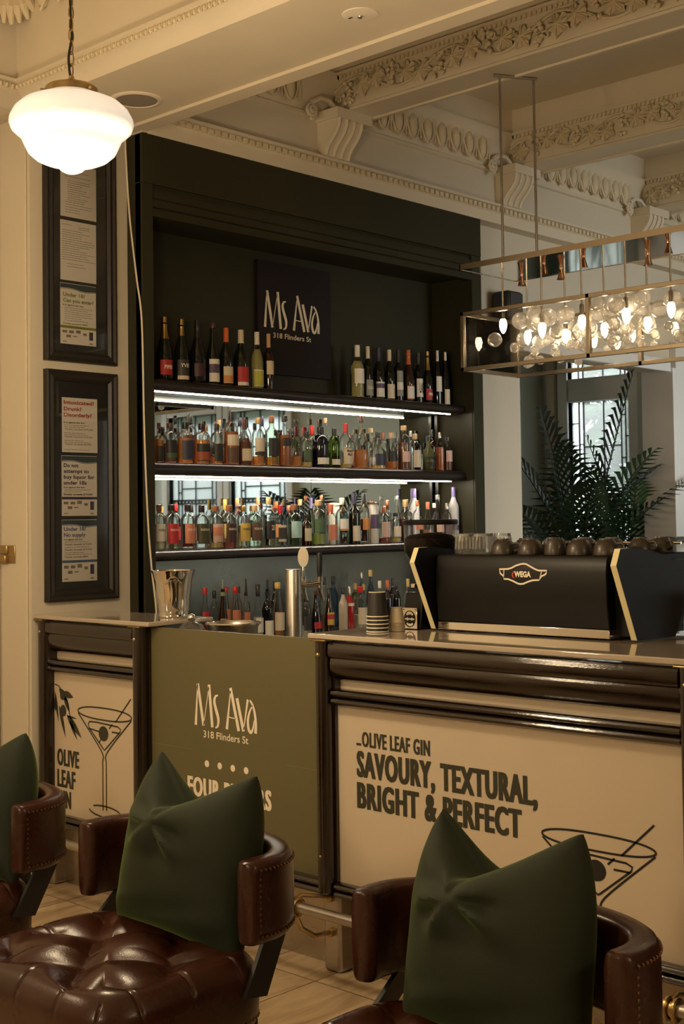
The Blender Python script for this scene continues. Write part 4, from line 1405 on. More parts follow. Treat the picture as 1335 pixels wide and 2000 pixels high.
# --- back counter: pouring bottles
row(0.93, 4.50, 0, [
    (400, 20, 1148.6, 'cone', 'cl', 'red', .4, [('red', .46, .62)], 'red', .90, 'clear mixer bottle with red and white cap'),
    (435, 22, 1150, 'cone', 'br', None, 0, [('go', .40, .5)], '^gn', .88, 'dark bottle with green pourer'),
    (459, 22, 1146.6, 'cone', 'cl', 'pale', .3, [('sa', .46, .62)], 'red', .90, 'clear bottle with red cap and salmon label'),
    (480, 17, 1148, 'spirit', 'cl', 'amber', .4, [('sa', .4, .58)], '^k', .86, 'clear bottle with dark pourer'),
    (503, 21, 1141.7, 'cone', 'cl', 'pale', .45, [('w', .2, .44)], 'k', .80, 'clear bottle with black cap and white label'),
    (522, 23, 1150, 'spirit', 'bk', None, 0, [('w', .1, .42)], '^k', .88, 'black bottle with white label and pourer'),
    (542, 25, 1138, 'cone', 'cl', 'amber', .5, [('cr', .2, .5)], 'ye', .90, 'amber bottle with yellow cap and cream label'),
    (597, 23, 1161, 'squat', 'cl', 'pale', .3, [('k', .2, .52)], 'k', .84, 'clear bottle with low black label'),
    (617, 22, 1153, 'cone', 'bk', None, 0, [('red', .2, .34)], 'br', .90, 'dark cola coloured bottle with small red label'),
    (642, 20, 1148, 'cone', 'br', None, 0, [('ye', .24, .5), ('red', .36, .46)], 'k', .74, 'coffee liqueur bottle with red and yellow label'),
    (669.5, 18, 1148, 'tall', 'cr', None, 0, [], 'k', .86, 'cream coloured bottle with black cap'),
    (682, 18, 1146, 'tall', 'rd', None, 0, [('w', .60, .66)], 'si', .82, 'bright red aperitif bottle'),
    (703, 26, 1146, 'spirit', 'cl', 'pale', .4, [('cr', .2, .56)], 'red', .88, 'rum bottle with red cap and cream map label'),
    (723, 17, 1114, 'tall', 'bl', None, 0, [], 'ye', .90, 'tall pale blue bottle with yellow cap'),
    (741, 17, 1135, 'tall', 'cl', None, 0, [('w', .2, .5)], 'w', .86, 'clear bottle with cream cap'),
    (756, 18, 1134, 'tall', 'nv', None, 0, [], 'or_', .84, 'dark blue bottle with orange cap'),
    (774, 17, 1136, 'tall', 'bk', None, 0, [], 'k', .84, 'black bottle with black cap'),
    (796, 16, 1131, 'tall', 'cl', 'dark', .5, [], 'ye', .84, 'bottle with mustard cap beside the grinder'),
], 'back counter front row', 'pouring bottles on the back counter, front row')
row(0.93, 4.72, 0, [
    (418, 18, 1154, 'spirit', 'cl', 'dark', .4, [], 'k', .86, 'clear bottle with black cap'),  # solid bottle standing in for a blurred reflection
    (441, 18, 1147, 'cone', 'cl', 'pale', .3, [('sa', .4, .6)], 'red', .90, 'clear bottle with red cap'),
    (465, 16, 1146, 'spirit', 'cl', 'amber', .5, [], 'k', .88, 'bottle with thin black cap'),
    (536, 18, 1136, 'tall', 'bk', None, 0, [], 'k', .84, 'dark bottle with black cap'),
    (632, 20, 1127.5, 'tall', 'cl', 'dark', .3, [], 'k', .86, 'tall clear bottle with black cap'),
    (650, 20, 1126, 'tall', 'bl', None, 0, [], 'k', .86, 'tall smoky blue bottle with black cap'),
    (693, 18, 1139, 'squat', 'og', None, 0, [], 'cork', .86, 'olive bottle with cork'),
    (709, 16, 1141, 'spirit', 'cl', 'gold', .4, [], 'ye', .86, 'bottle with yellow cap'),
    (705, 12, 1118, 'tall', 'bl', None, 0, [], 'si', .88, 'thin tall blue grey bottle', None, 0.12),
    (766, 16, 1129, 'tall', 'nv', None, 0, [], 'k', .84, 'navy bottle with black cap'),
], 'back counter back row', 'pouring bottles on the back counter, back row')
# ================================================================== FRAMED NOTICES ON THE WALL
def frame(z0, z1, label):
    x0, x1, yb, yf = 3.180, 3.552, YW, 4.708
    t = thing('picture_frame', label, 'frame', ((x0 + x1) / 2, YW, z0), 'framed liquor notices')
    b = NB()
    bw = 0.046
    prof = [(0, 0), (0, 0.027), (0.008, 0.03), (0.02, 0.024), (0.034, 0.028), (bw, 0.018), (bw, 0)]
    c = [((x0, z0), (1, 1)), ((x1, z0), (-1, 1)), ((x1, z1), (-1, -1)), ((x0, z1), (1, -1))]
    rings = [[b.verts.new((p[0] + d[0] * q[0], yb - q[1], p[1] + d[1] * q[0])) for q in prof] for p, d in c]
    for i in range(4):
        A, B = rings[i], rings[(i + 1) % 4]
        for k in range(len(prof) - 1):
            b.faces.new((A[k], A[k + 1], B[k + 1], B[k]))
    ob('border', b, MT['frame'], t, smooth=False)
    ob('mount', boxes((x0 + 0.04, x1 - 0.04, yb - 0.006, yb - 0.002, z0 + 0.04, z1 - 0.04)), MT['mount'], t)
    ob('glazing', boxes((x0 + 0.042, x1 - 0.042, yb - 0.0155, yb - 0.0145, z0 + 0.042, z1 - 0.042)), MT['frame_glass'], t)
    return t


PN = plane('Y', YW - 0.0076)
fr_hi = frame(2.200, 3.19, 'upper black picture frame holding printed licence notices')
fr_lo = frame(1.170, 2.163, 'lower black picture frame with three liquor law notices')


def notice(fr_, x0, x1, z0, z1, label):
    return ob('notice', boxes((x0, x1, YW - 0.0075, YW - 0.0065, z0, z1)), MT['paper'], fr_, label=label)


def lines(bm, x0, x1, z, n, dz, h=0.0022, seed=0, ragged=0.5):
    rnd = random.Random(seed)
    for i in range(n):
        x = x0
        xe = x1 - (x1 - x0) * ragged * rnd.random()
        while x < xe - 0.004:
            w = min(rnd.uniform(0.006, 0.02), xe - x)
            poly(bm, [(x, z), (x + w, z), (x + w, z + h), (x, z + h)], PN, h=0.0006)
            x += w + 0.0025
        z -= dz


def header(n, x0, x1, z1, m, m2):
    b = NB()
    top = [(x1, z1 - 0.002), (x0, z1 - 0.002)]
    bot = smooth_pts([(x0, z1 - 0.022), (x0 + 0.06, z1 - 0.021), (x0 + 0.12, z1 - 0.030), (x1, z1 - 0.026)], 5)
    poly(b, top + bot, PN, h=0.0005)
    ob('heading_band', b, MT[m], n, smooth=False)
    b = NB()
    stroke(b, [(p[0], p[1] - 0.003) for p in bot], 0.0025, PN, h=0.0006)
    ob('heading_stripe', b, MT[m2], n, smooth=False)


def footer(n, x0, x1, z0, zb, m):
    b = NB()
    poly(b, [(x0, zb), (x1, zb), (x1, zb + 0.011), (x0, zb + 0.011)], PN, h=0.0005)
    ob('colour_bar', b, MT[m], n, smooth=False)
    b = NB()
    w = x1 - x0
    for fx, fz, fw, fh in ((0.05, .70, .13, .16), (0.24, .70, .13, .16), (0.43, .72, .13, .2), (0.63, .62, .1, .15), (0.16, .42, .13, .16), (0.34, .48, .12, .06), (0.06, .12, .11, .05), (0.80, .1, .1, .07)):
        h = zb - z0
        poly(b, [(x0 + fx * w, z0 + fz * h), (x0 + (fx + fw) * w, z0 + fz * h), (x0 + (fx + fw) * w, z0 + (fz + fh) * h), (x0 + fx * w, z0 + (fz + fh) * h)], PN, h=0.0005)
    ob('card_pictures', b, MT['grey_ink'], n, smooth=False)
    b = NB()
    h = zb - z0
    poly(b, [(x0 + .80 * w, z0 + .36 * h), (x0 + .91 * w, z0 + .36 * h), (x0 + .91 * w, z0 + .88 * h), (x0 + .80 * w, z0 + .88 * h)], PN, h=0.0005)
    ob('booklet_picture', b, MT['navy_ink'], n, smooth=False)


def words(n, m, rows):
    b = NB()
    for s, x0, x1, z0, z1, bold in rows:
        text(b, s, x0, x1, z0, z1, PN, h=0.0007, bold=bold)
    ob('lettering', b, MT[m], n, smooth=False)


def small(n, m, specs):
    b = NB()
    for i, q in enumerate(specs):
        lines(b, *q, seed=i + len(specs))
    ob('small_print', b, MT[m], n, smooth=False)


X0, X1 = 3.266, 3.454
n = notice(fr_hi, X0 + .002, X1 + .002, 2.836, 3.07, 'plain white printed page')
small(n, 'grey_ink', [(3.292, 3.435, 3.035, 3, .011), (3.305, 3.435, 2.995, 10, .0095), (3.292, 3.435, 2.90, 5, .011)])
n = notice(fr_hi, X0, X1, 2.558, 2.820, 'typed licence page')
small(n, 'grey_ink', [(3.275, 3.33, 2.80, 1, .01), (3.36, 3.45, 2.795, 2, .008), (3.275, 3.45, 2.775, 14, .0098), (3.30, 3.40, 2.63, 2, .012)])
n = notice(fr_hi, X0 - .002, X1 - .003, 2.280, 2.545, 'notice headed Under 18? Can you enter?')
header(n, X0 - .002, X1 - .003, 2.545, 'teal_ink', 'olive_ink')
words(n, 'olive_ink', [('Under 18?', 3.278, 3.392, 2.487, 2.504, .03), ('Can you enter?', 3.278, 3.438, 2.462, 2.479, .03)])
words(n, 'black_ink', [('It is against the law:', 3.276, 3.385, 2.447, 2.4535, .03)])
small(n, 'grey_ink', [(3.285, 3.44, 2.437, 7, .0092)])
words(n, 'olive_ink', [('Penalty exceeds $800', 3.278, 3.405, 2.366, 2.374, .02)])
footer(n, X0 - .002, X1 - .003, 2.280, 2.349, 'olive_ink')

n = notice(fr_lo, X0 + .003, X1, 1.810, 2.047, 'notice headed Intoxicated? Drunk? Disorderly?')
words(n, 'red_ink', [('Intoxicated?', 3.278, 3.437, 2.018, 2.035, .03), ('Drunk?', 3.278, 3.370, 1.990, 2.007, .03), ('Disorderly?', 3.278, 3.424, 1.964, 1.981, .03)])
words(n, 'black_ink', [('It is against the law:', 3.278, 3.388, 1.936, 1.9425, .03)])
words(n, 'grey_ink', [('Penalty exceeds $19,000', 3.284, 3.43, 1.907, 1.914, .02), ('Penalty exceeds $19,000', 3.284, 3.428, 1.874, 1.881, .02), ('Penalty exceeds $9,000', 3.284, 3.42, 1.842, 1.849, .02)])
small(n, 'grey_ink', [(3.28, 3.43, 1.926, 2, .008), (3.28, 3.44, 1.892, 2, .008), (3.28, 3.445, 1.860, 2, .008), (3.28, 3.44, 1.820, 1, .01)])
n = notice(fr_lo, X0, X1 - .004, 1.535, 1.796, 'notice headed Do not attempt to buy liquor for under 18s')
header(n, X0, X1 - .004, 1.796, 'teal_ink', 'navy_ink')
words(n, 'navy_ink', [('Do not', 3.276, 3.352, 1.745, 1.762, .03), ('attempt to', 3.276, 3.408, 1.720, 1.737, .03), ('buy liquor for', 3.276, 3.437, 1.695, 1.712, .03), ('under 18s', 3.276, 3.395, 1.670, 1.687, .03)])
words(n, 'black_ink', [('It is against the law:', 3.276, 3.385, 1.655, 1.6615, .03), ('Penalty exceeds $19,000', 3.276, 3.425, 1.624, 1.632, .03)])
small(n, 'grey_ink', [(3.28, 3.43, 1.646, 2, .008)])
footer(n, X0, X1 - .004, 1.535, 1.606, 'navy_ink')
n = notice(fr_lo, X0, X1 - .006, 1.252, 1.519, 'notice headed Under 18? No supply')
header(n, X0, X1 - .006, 1.519, 'teal_ink', 'blue_ink')
words(n, 'blue_ink', [('Under 18?', 3.275, 3.39, 1.470, 1.487, .03), ('No supply', 3.275, 3.388, 1.445, 1.462, .03)])
words(n, 'black_ink', [('It is against the law:', 3.275, 3.372, 1.430, 1.4365, .03)])
words(n, 'grey_ink', [('Penalty exceeds $19,000', 3.28, 3.42, 1.408, 1.416, .025), ('Penalty exceeds $19,000', 3.28, 3.42, 1.385, 1.393, .025), ('Penalty exceeds $800', 3.28, 3.40, 1.354, 1.362, .025)])
small(n, 'grey_ink', [(3.28, 3.42, 1.421, 1, .008), (3.28, 3.43, 1.398, 1, .008), (3.28, 3.43, 1.375, 2, .008)])
footer(n, X0, X1 - .006, 1.252, 1.333, 'blue_ink')

fr_hi.location.x += 0.014
fr_lo.location.x += 0.014
# ivory cable down the wall, brass latch plate, black pegs in the doorway
b = NB()
tube(b, smooth_pts([(3.612, 4.72, 3.25), (3.618, 4.70, 2.9), (3.625, 4.66, 2.6), (3.632, 4.634, 2.4), (3.638, 4.632, 2.0), (3.645, 4.632, 1.75), (3.655, 4.63, 1.5), (3.665, 4.62, 1.3), (3.672, 4.60, 1.12), (3.675, 4.59, 0.90)], 6), 0.0042, 6)
setp(ob('cable', b, MT['cable']), 'thin ivory cable hanging beside the bar cabinet', 'cable')
t = thing('door_catch', 'small brass catch plate on the doorway lining', 'catch', (3.12, 4.92, 1.37))
ob('plate', boxes((3.116, 3.121, 4.855, 4.905, 1.335, 1.412)), MT['brass'], t, bevel=0.002)
ob('keeper', boxes((3.10, 3.121, 4.905, 4.962, 1.335, 1.370)), MT['brass'], t, bevel=0.003)
ob('keeper', boxes((3.108, 3.121, 4.905, 4.962, 1.375, 1.412)), MT['brass'], t, bevel=0.003)
for z, w in ((2.166, 'topmost'), (1.746, 'second from the top'), (1.328, 'third from the top'), (0.953, 'lowest')):
    b = NB()
    ball(b, (3.06, 5.03, z), 0.022, 14, 10)
    tube(b, [(3.085, 5.03, z), (3.06, 5.03, z)], 0.010)
    setp(ob('round_peg', b, MT['black_metal']), 'round black peg at the left edge of the doorway, %s' % w, 'peg', 'black pegs in the doorway')
# small black wall speaker right of the cabinet
t = thing('wall_speaker', 'small black speaker on the wall right of the bar cabinet', 'speaker', (6.42, YW, 2.76))
ob('cabinet', boxes((6.35, 6.50, YW - 0.15, YW - 0.02, 2.68, 2.86)), MT['black_metal'], t, bevel=0.02, bseg=3)
ob('grille', boxes((6.365, 6.485, YW - 0.155, YW - 0.148, 2.695, 2.845)), cmat((0.05, 0.05, 0.055), 0.8, 0, 'grille'), t)
ob('mount', boxes((6.40, 6.45, YW - 0.03, YW, 2.74, 2.80)), MT['black_metal'], t)
# ceiling speaker and emergency light in the plain beam
t = thing('ceiling_speaker', 'round ceiling speaker set in the plain beam behind the pendant', 'speaker', (3.402, 4.362, 3.28))
b = NB()
lathe(b, [(0.086, -0.001), (0.09, -0.006), (0.108, -0.004), (0.112, 0.0)], (3.402, 4.362, 3.28), 40, cap0=False, cap1=False)
ob('rim', b, MT['plasticw'], t)
b = NB()
lathe(b, [(0.001, -0.003), (0.088, -0.003)], (3.402, 4.362, 3.28), 40, cap0=False, cap1=False)
ob('grille', b, MT['speaker'], t)
t = thing('emergency_light', 'small round white emergency light in the plain beam', 'light', (3.383, 3.068, 3.28))
b = NB()
lathe(b, [(0.0, -0.007), (0.05, -0.006), (0.064, -0.003), (0.066, 0)], (3.383, 3.068, 3.28), 36, cap0=False, cap1=False)
ob('cover', b, MT['plasticw'], t)
b = NB()
ball(b, (3.383, 3.068, 3.272), 0.012, 12, 8, sz=0.6)
ob('lens', b, MT['chrome'], t)
b = boxes((3.366, 3.372, 3.095, 3.112, 3.272, 3.276))
ob('indicator', b, MT['black_ink'], t)

# ================================================================== PENDANT LAMP
PXc, PYc = 2.21, 3.137
t = thing('pendant_lamp', 'glowing opal schoolhouse pendant lamp hanging on a chain', 'pendant lamp', (PXc, PYc, 2.5))
k_ = 3.8 / F_PX
zc = lambda y: 2.626 + (262 - y) * k_
prof = [(44, 181), (52, 185), (62, 190), (78, 196), (96, 204), (111, 218), (119, 234), (120, 243), (116, 254), (106, 263), (98, 270), (92, 284), (84, 300), (70, 312), (54, 319), (40, 323), (30, 326), (25, 330), (20, 335), (11, 339), (2, 340.5)]
b = NB()
lathe(b, [(r * k_, zc(y)) for r, y in prof][::-1], (PXc, PYc, 0), 48, cap0=True, cap1=True)
ob('lamp_shade', b, MT['opal'], t)
b = NB()
lathe(b, [(r * k_, zc(y)) for r, y in [(47, 188), (51, 186), (51, 173), (47, 169), (20, 167), (14, 163), (12, 157), (9, 154), (6, 153), (5, 147)]], (PXc, PYc, 0), 40)
for a in range(3):
    tube(b, [(PXc + 49 * k_ * math.cos(a * 2.1 + 0.6), PYc + 49 * k_ * math.sin(a * 2.1 + 0.6), zc(180)), (PXc + 60 * k_ * math.cos(a * 2.1 + 0.6), PYc + 60 * k_ * math.sin(a * 2.1 + 0.6), zc(180))], 0.005, 8)
ob('fitter', b, MT['brass'], t, label='brass fitter')
b = NB()
z = zc(148)
i = 0
while z < ZC - 0.02:
    pts = []
    for q in range(17):
        a = 2 * PI * q / 16
        u, v = 0.008 * math.cos(a), 0.021 * math.sin(a)
        pts.append((PXc + (u if i % 2 else 0), PYc + (0 if i % 2 else u), z + 0.018 + v))
    tube(b, pts, 0.0022, 5)
    z += 0.034
    i += 1
ob('chain', b, MT['brass'], t)
b = NB()
tube(b, smooth_pts([(PXc, PYc, zc(155)), (PXc - 0.006, PYc, zc(140)), (PXc - 0.009, PYc, zc(110)), (PXc + 0.001, PYc, zc(75)), (PXc + 0.003, PYc + 0.002, zc(50)), (PXc - 0.002, PYc, zc(10)), (PXc, PYc, 3.3), (PXc, PYc, ZC)], 5), 0.0038, 6)
ob('flex', b, MT['black_metal'], t, label='black flex threaded through the chain')
b = NB()
lathe(b, [(0.05, ZC - 0.001), (0.05, ZC - 0.02), (0.02, ZC - 0.035), (0.004, ZC - 0.04)], (PXc, PYc, 0), 24)
ob('ceiling_rose', b, MT['brass'], t)

# ================================================================== CHANDELIER
CX0, CX1, CY0, CY1, CZ0, CZ1, CZT = 4.85, 5.30, 1.033, 3.797, 2.188, 2.466, 2.668
ch = thing('chandelier', 'long rectangular brass chandelier filled with glass bubbles and bulbs', 'chandelier', (5.07, 3.1, 2.2))
s_ = 0.019
for x, y in [(xx, CY0 + k * (CY1 - CY0 - s_) / 4) for k in range(5) for xx in (CX0, CX1 - s_)]:
    ob('frame_upright', boxes((x, x + s_, y, y + s_, CZ0, CZ1)), MT['gilt'], ch, bevel=0.0015)
for z in (CZ0, CZ1 - s_):
    for x in (CX0, CX1 - s_):
        ob('frame_rail', boxes((x, x + s_, CY0, CY1, z, z + s_)), MT['gilt'], ch, bevel=0.0015)
    for y in (CY0, CY1 - s_):
        ob('frame_rail', boxes((CX0, CX1, y, y + s_, z, z + s_)), MT['gilt'], ch, bevel=0.0015)
for x in (CX0 + 0.008, CX1 - 0.011):
    ob('glass_side', boxes((x, x + 0.003, CY0 + s_, CY1 - s_, CZ0 + s_, CZ1 - s_)), MT['pane'], ch)
for y in (CY0 + 0.008, CY1 - 0.011):
    ob('glass_side', boxes((CX0 + s_, CX1 - s_, y, y + 0.003, CZ0 + s_, CZ1 - s_)), MT['pane'], ch)
tp = ob('top_plate', boxes((CX0 + 0.004, CX1 - 0.004, CY0 + 0.004, CY1 - 0.004, CZT, CZT + 0.018)), MT['chrome'], ch, label='mirror polished top plate')
b = NB()
for q in ((CX0, CX0 + 0.006, CY0, CY1), (CX1 - 0.006, CX1, CY0, CY1), (CX0, CX1, CY0, CY0 + 0.006), (CX0, CX1, CY1 - 0.006, CY1)):
    box(b, *q, CZT - 0.002, CZT + 0.024)
ob('edge_band', b, MT['gilt'], tp, smooth=False)
b = NB()
tube(b, [(4.985, 3.641, CZT), (4.985, 3.641, 3.59)], 0.006, 10)
ob('hanging_rod', b, MT['steel'], ch)
b = NB()
tube(b, [(5.136, 3.554, CZT), (5.136, 3.554, 3.58)], 0.006, 10)
ob('hanging_rod', b, MT['steel'], ch)
b = NB()
tube(b, [(4.96, 3.655, 3.585), (5.15, 3.546, 3.585)], 0.008, 8)
ob('ceiling_bar', b, MT['steel'], ch)


bulbs = [(982, 632, 4.97), (1030, 655, 5.17), (1058, 640, 4.97), (1104, 652, 5.17), (1136, 625, 4.97), (1180, 640, 5.17), (1222, 612, 4.97), (1264, 628, 5.17), (1310, 600, 4.97)]
bulbs = [at_x(*q) for q in bulbs] + [Vector((4.97 if k % 2 else 5.17, 2.52 - 0.165 * k, 2.34)) for k in range(9)]
for p in bulbs:
    b = NB()
    tube(b, [(p.x, p.y, CZT), (p.x, p.y, p.z + 0.055)], 0.0042, 8)
    ob('drop_rod', b, MT['gilt'], ch)
    b = NB()
    lathe(b, [(0.004, p.z + 0.075), (0.010, p.z + 0.068), (0.010, p.z + 0.02)], (p.x, p.y, 0), 12)
    so = ob('lamp_holder', b, MT['gilt'], ch)
    b = NB()
    lathe(b, [(0.008, 0.024), (0.015, 0.013), (0.018, -0.006), (0.014, -0.028), (0.007, -0.042), (0.001, -0.047)][::-1], (p.x, p.y, p.z), 14)
    ob('light_bulb', b, MT['bulb'], so, label='glowing candle bulb')
for px, py, X in ((1018, 540, 5.16), (1062, 555, 5.0), (1095, 530, 5.16), (1140, 540, 5.0), (1265, 505, 5.16), (1305, 517, 5.0)):
    p = at_x(px, py, X)
    b = NB()
    lathe(b, [(0.022, CZT - 0.056), (0.019, CZT - 0.054), (0.007, CZT - 0.012), (0.009, CZT - 0.008), (0.009, CZT)], (p.x, min(max(p.y, CY0 + .05), CY1 - .05), 0), 18)
    ob('copper_cone', b, MT['copper'], ch, label='polished copper cone under the top plate')
rnd = random.Random(11)
placed = []
n = 0
tries = 0
while n < 96 and tries < 6000:
    tries += 1
    lay = rnd.random()
    r = 0.041 if lay < 0.35 else (0.034 if lay < 0.6 else rnd.uniform(0.017, 0.026))
    z = (2.425 if lay < 0.35 else 2.345 if lay < 0.6 else rnd.uniform(2.225, 2.31)) + rnd.uniform(-0.018, 0.018)
    x = rnd.uniform(CX0 + 0.07, CX1 - 0.07)
    y = rnd.uniform(2.40, CY1 - 0.09)
    if any((x - q[0]) ** 2 + (y - q[1]) ** 2 + (z - q[2]) ** 2 < (0.80 * (r + q[3])) ** 2 for q in placed):
        continue
    placed.append((x, y, z, r))
    n += 1
    b = NB()
    ball(b, (x, y, z), r, 20, 14)
    ob('glass_bubble', b, MT['lamp_glass'], ch)

b = NB()
for i in range(100):
    ball(b, (rnd.uniform(CX0 + 0.07, CX1 - 0.07), rnd.uniform(CY0 + 0.06, 2.34), rnd.uniform(2.24, 2.42)), rnd.choice((0.041, 0.034, 0.024, 0.02)), 14, 10)
ob('glass_bubbles', b, MT['lamp_glass'], ch, kind='stuff')

# ================================================================== THINGS ON THE BAR
t = thing('champagne_bucket', 'polished steel champagne bucket on the left counter top', 'bucket', (3.385, 4.13, 1.122))
c = (3.385, 4.13, 1.122)
b = NB()
lathe(b, [(0.060, 0.0), (0.062, 0.004), (0.060, 0.012), (0.064, 0.03), (0.069, 0.09), (0.076, 0.145), (0.082, 0.17), (0.088, 0.184), (0.0885, 0.187), (0.086, 0.187), (0.079, 0.170), (0.072, 0.145), (0.064, 0.085), (0.057, 0.015), (0.0, 0.012)], c, 48, cap1=False)
ob('body', b, MT['chrome'], t)
for s in (-1, 1):
    b = NB()
    a0 = 0.9 if s < 0 else 0.9 + PI
    d = Vector((math.cos(a0), math.sin(a0), 0))
    e = Vector((-d.y, d.x, 0))
    o_ = Vector(c)
    tube(b, smooth_pts([tuple(o_ + d * 0.072 + e * -0.03 + Vector((0, 0, 0.135))), tuple(o_ + d * 0.094 + e * -0.026 + Vector((0, 0, 0.142))), tuple(o_ + d * 0.1 + Vector((0, 0, 0.146))), tuple(o_ + d * 0.094 + e * 0.026 + Vector((0, 0, 0.142))), tuple(o_ + d * 0.072 + e * 0.03 + Vector((0, 0, 0.135)))], 4), 0.004, 6)
    ob('handle', b, MT['chrome'], t)
t = thing('glass_jar', 'glass jar with domed lid just behind the olive panel', 'jar', (3.285, 3.90, 0.92))
c = (3.285, 3.90, 0.92)
b = NB()
lathe(b, [(0.05, 0), (0.055, 0.01), (0.055, 0.145), (0.052, 0.15)], c, 28, cap1=False)
ob('body', b, MT['clear'], t)
b = NB()
lathe(b, [(0.057, 0.15), (0.055, 0.168), (0.042, 0.186), (0.02, 0.197), (0.008, 0.2)], c, 28)
l_ = ob('lid', b, MT['clear'], t)
b = NB()
ball(b, (c[0], c[1], c[2] + 0.214), 0.0165, 16, 12)
ob('knob', b, MT['chrome'], l_)
t = thing('mixing_bowl', 'round steel mixing bowl behind the olive panel', 'bowl', (3.44, 3.84, 0.92))
c = (3.44, 3.835, 0.92)
b = NB()
lathe(b, [(0.085, 0), (0.088, 0.01), (0.097, 0.17), (0.104, 0.182), (0.106, 0.186), (0.102, 0.188), (0.095, 0.178), (0.084, 0.02), (0.0, 0.018)], c, 40, cap1=False)
ob('body', b, MT['steel'], t)
b = NB()
tube(b, [(c[0] + 0.1052 * math.cos(2 * PI * k / 40), c[1] + 0.1052 * math.sin(2 * PI * k / 40), c[2] + 0.186) for k in range(41)], 0.0042, 6)
ob('rolled_rim', b, MT['chrome'], t)

# beer tower
t = thing('beer_tower', 'brushed steel beer tower with two tap handles', 'beer tap', (3.6, 3.66, 0.92))
c = (3.6, 3.66, 0.92)
b = NB()
lathe(b, [(0.05, 0), (0.05, 0.01), (0.0315, 0.015), (0.0315, 0.388), (0.030, 0.392), (0.0, 0.393)], c, 36)
ob('column', b, MT['steel'], t, bevel=0.001)
for i, (dx, dy, zb) in enumerate(((0.085, 0.03, 0.40), (0.10, -0.045, 0.36))):
    b = NB()
    hx, hy = c[0] + dx, c[1] + dy
    tube(b, [(c[0], c[1], c[2] + 0.33), (c[0] + dx * 0.6, c[1] + dy * 0.6, c[2] + 0.33), (hx, hy, c[2] + 0.335)], [0.011, 0.012, 0.013], 10)
    tube(b, [(hx, hy, c[2] + 0.36), (hx, hy, c[2] + 0.30), (hx + 0.012, hy - 0.006, c[2] + 0.265)], [0.012, 0.011, 0.007], 10)
    ob('faucet', b, MT['chrome'], t)
    b = NB()
    if i == 0:
        lathe(b, [(0.006, 0.36), (0.007, 0.385), (0.004, 0.40)], (hx, hy, c[2]), 10)
        hd = ob('tap_handle', b, MT['chrome'], t)
        b = NB()
        ax = Vector((0.72, 0.69, 0))
        for q in range(28):
            pass
        ring = []
        for hh in (-0.004, 0.004):
            ring.append([b.verts.new((hx + ax.x * hh + 0.69 * 0.0215 * math.cos(2 * PI * q / 28), hy + ax.y * hh - 0.72 * 0.0215 * math.cos(2 * PI * q / 28), c[2] + 0.436 + 0.04 * math.sin(2 * PI * q / 28))) for q in range(28)])
        for q in range(28):
            b.faces.new((ring[0][q], ring[0][(q + 1) % 28], ring[1][(q + 1) % 28], ring[1][q]))
        b.faces.new(ring[0])
        b.faces.new(ring[1])
        bd = ob('badge', b, MT['cream'], hd, label='oval cream badge with dark marks', bevel=0.001)
    else:
        lathe(b, [(0.007, 0.35), (0.008, 0.365), (0.0105, 0.38), (0.012, 0.445), (0.010, 0.452), (0.0, 0.454)], (hx, hy, c[2]), 14)
        ob('tap_handle', b, MT['black_metal'], t, label='black tap handle')

# paper cups, rims down
def paper_cup(name, c, r0, r1, h, m, rim, label, group, cat='paper cup'):
    t = thing(name, label, cat, c, group)
    b = NB()
    lathe(b, [(r1, 0.004), (r0, h - 0.003), (r0 * 0.92, h - 0.002), (r0 * 0.9, h - 0.006), (0, h - 0.007)], c, 30, cap0=False, cap1=False)
    ob('cup_wall', b, m, t)
    b = NB()
    tube(b, [(c[0] + r1 * 1.03 * math.cos(2 * PI * k / 30), c[1] + r1 * 1.03 * math.sin(2 * PI * k / 30), c[2] + 0.003) for k in range(31)], 0.0022, 6)
    ob('rim', b, rim, t)
    b = NB()
    tube(b, [(c[0] + r0 * 0.97 * math.cos(2 * PI * k / 30), c[1] + r0 * 0.97 * math.sin(2 * PI * k / 30), c[2] + h - 0.003) for k in range(31)], 0.0016, 6)
    ob('base_ring', b, rim, t)
    return t


POS = ['lowest', 'second from bottom', 'third from bottom', 'fourth from bottom', 'fifth from bottom', 'topmost']
p0 = None
for i in range(5):
    z = 1.122 + i * 0.0128
    lab = 'upturned black paper cup, %s in the tall stack on the counter' % (POS[i] if i < 4 else 'topmost')
    if p0 is None:
        p0 = paper_cup('paper_cup', (3.31, 2.965, z), 0.0285, 0.0350, 0.086, MT['black_cup'], MT['cream'], lab, 'stack of black paper cups')
    else:
        dup(p0, (3.31, 2.965, z), 0, lab)
p0 = None
for i in range(6):
    z = 1.122 + i * 0.0056
    lab = 'small upturned kraft paper cup, %s in the stack beside the grinder' % POS[i]
    if p0 is None:
        p0 = paper_cup('paper_cup', (3.375, 2.935, z), 0.0195, 0.0255, 0.055, MT['kraft'], MT['kraft'], lab, 'stack of kraft espresso cups')
    else:
        dup(p0, (3.375, 2.935, z), 0, lab)

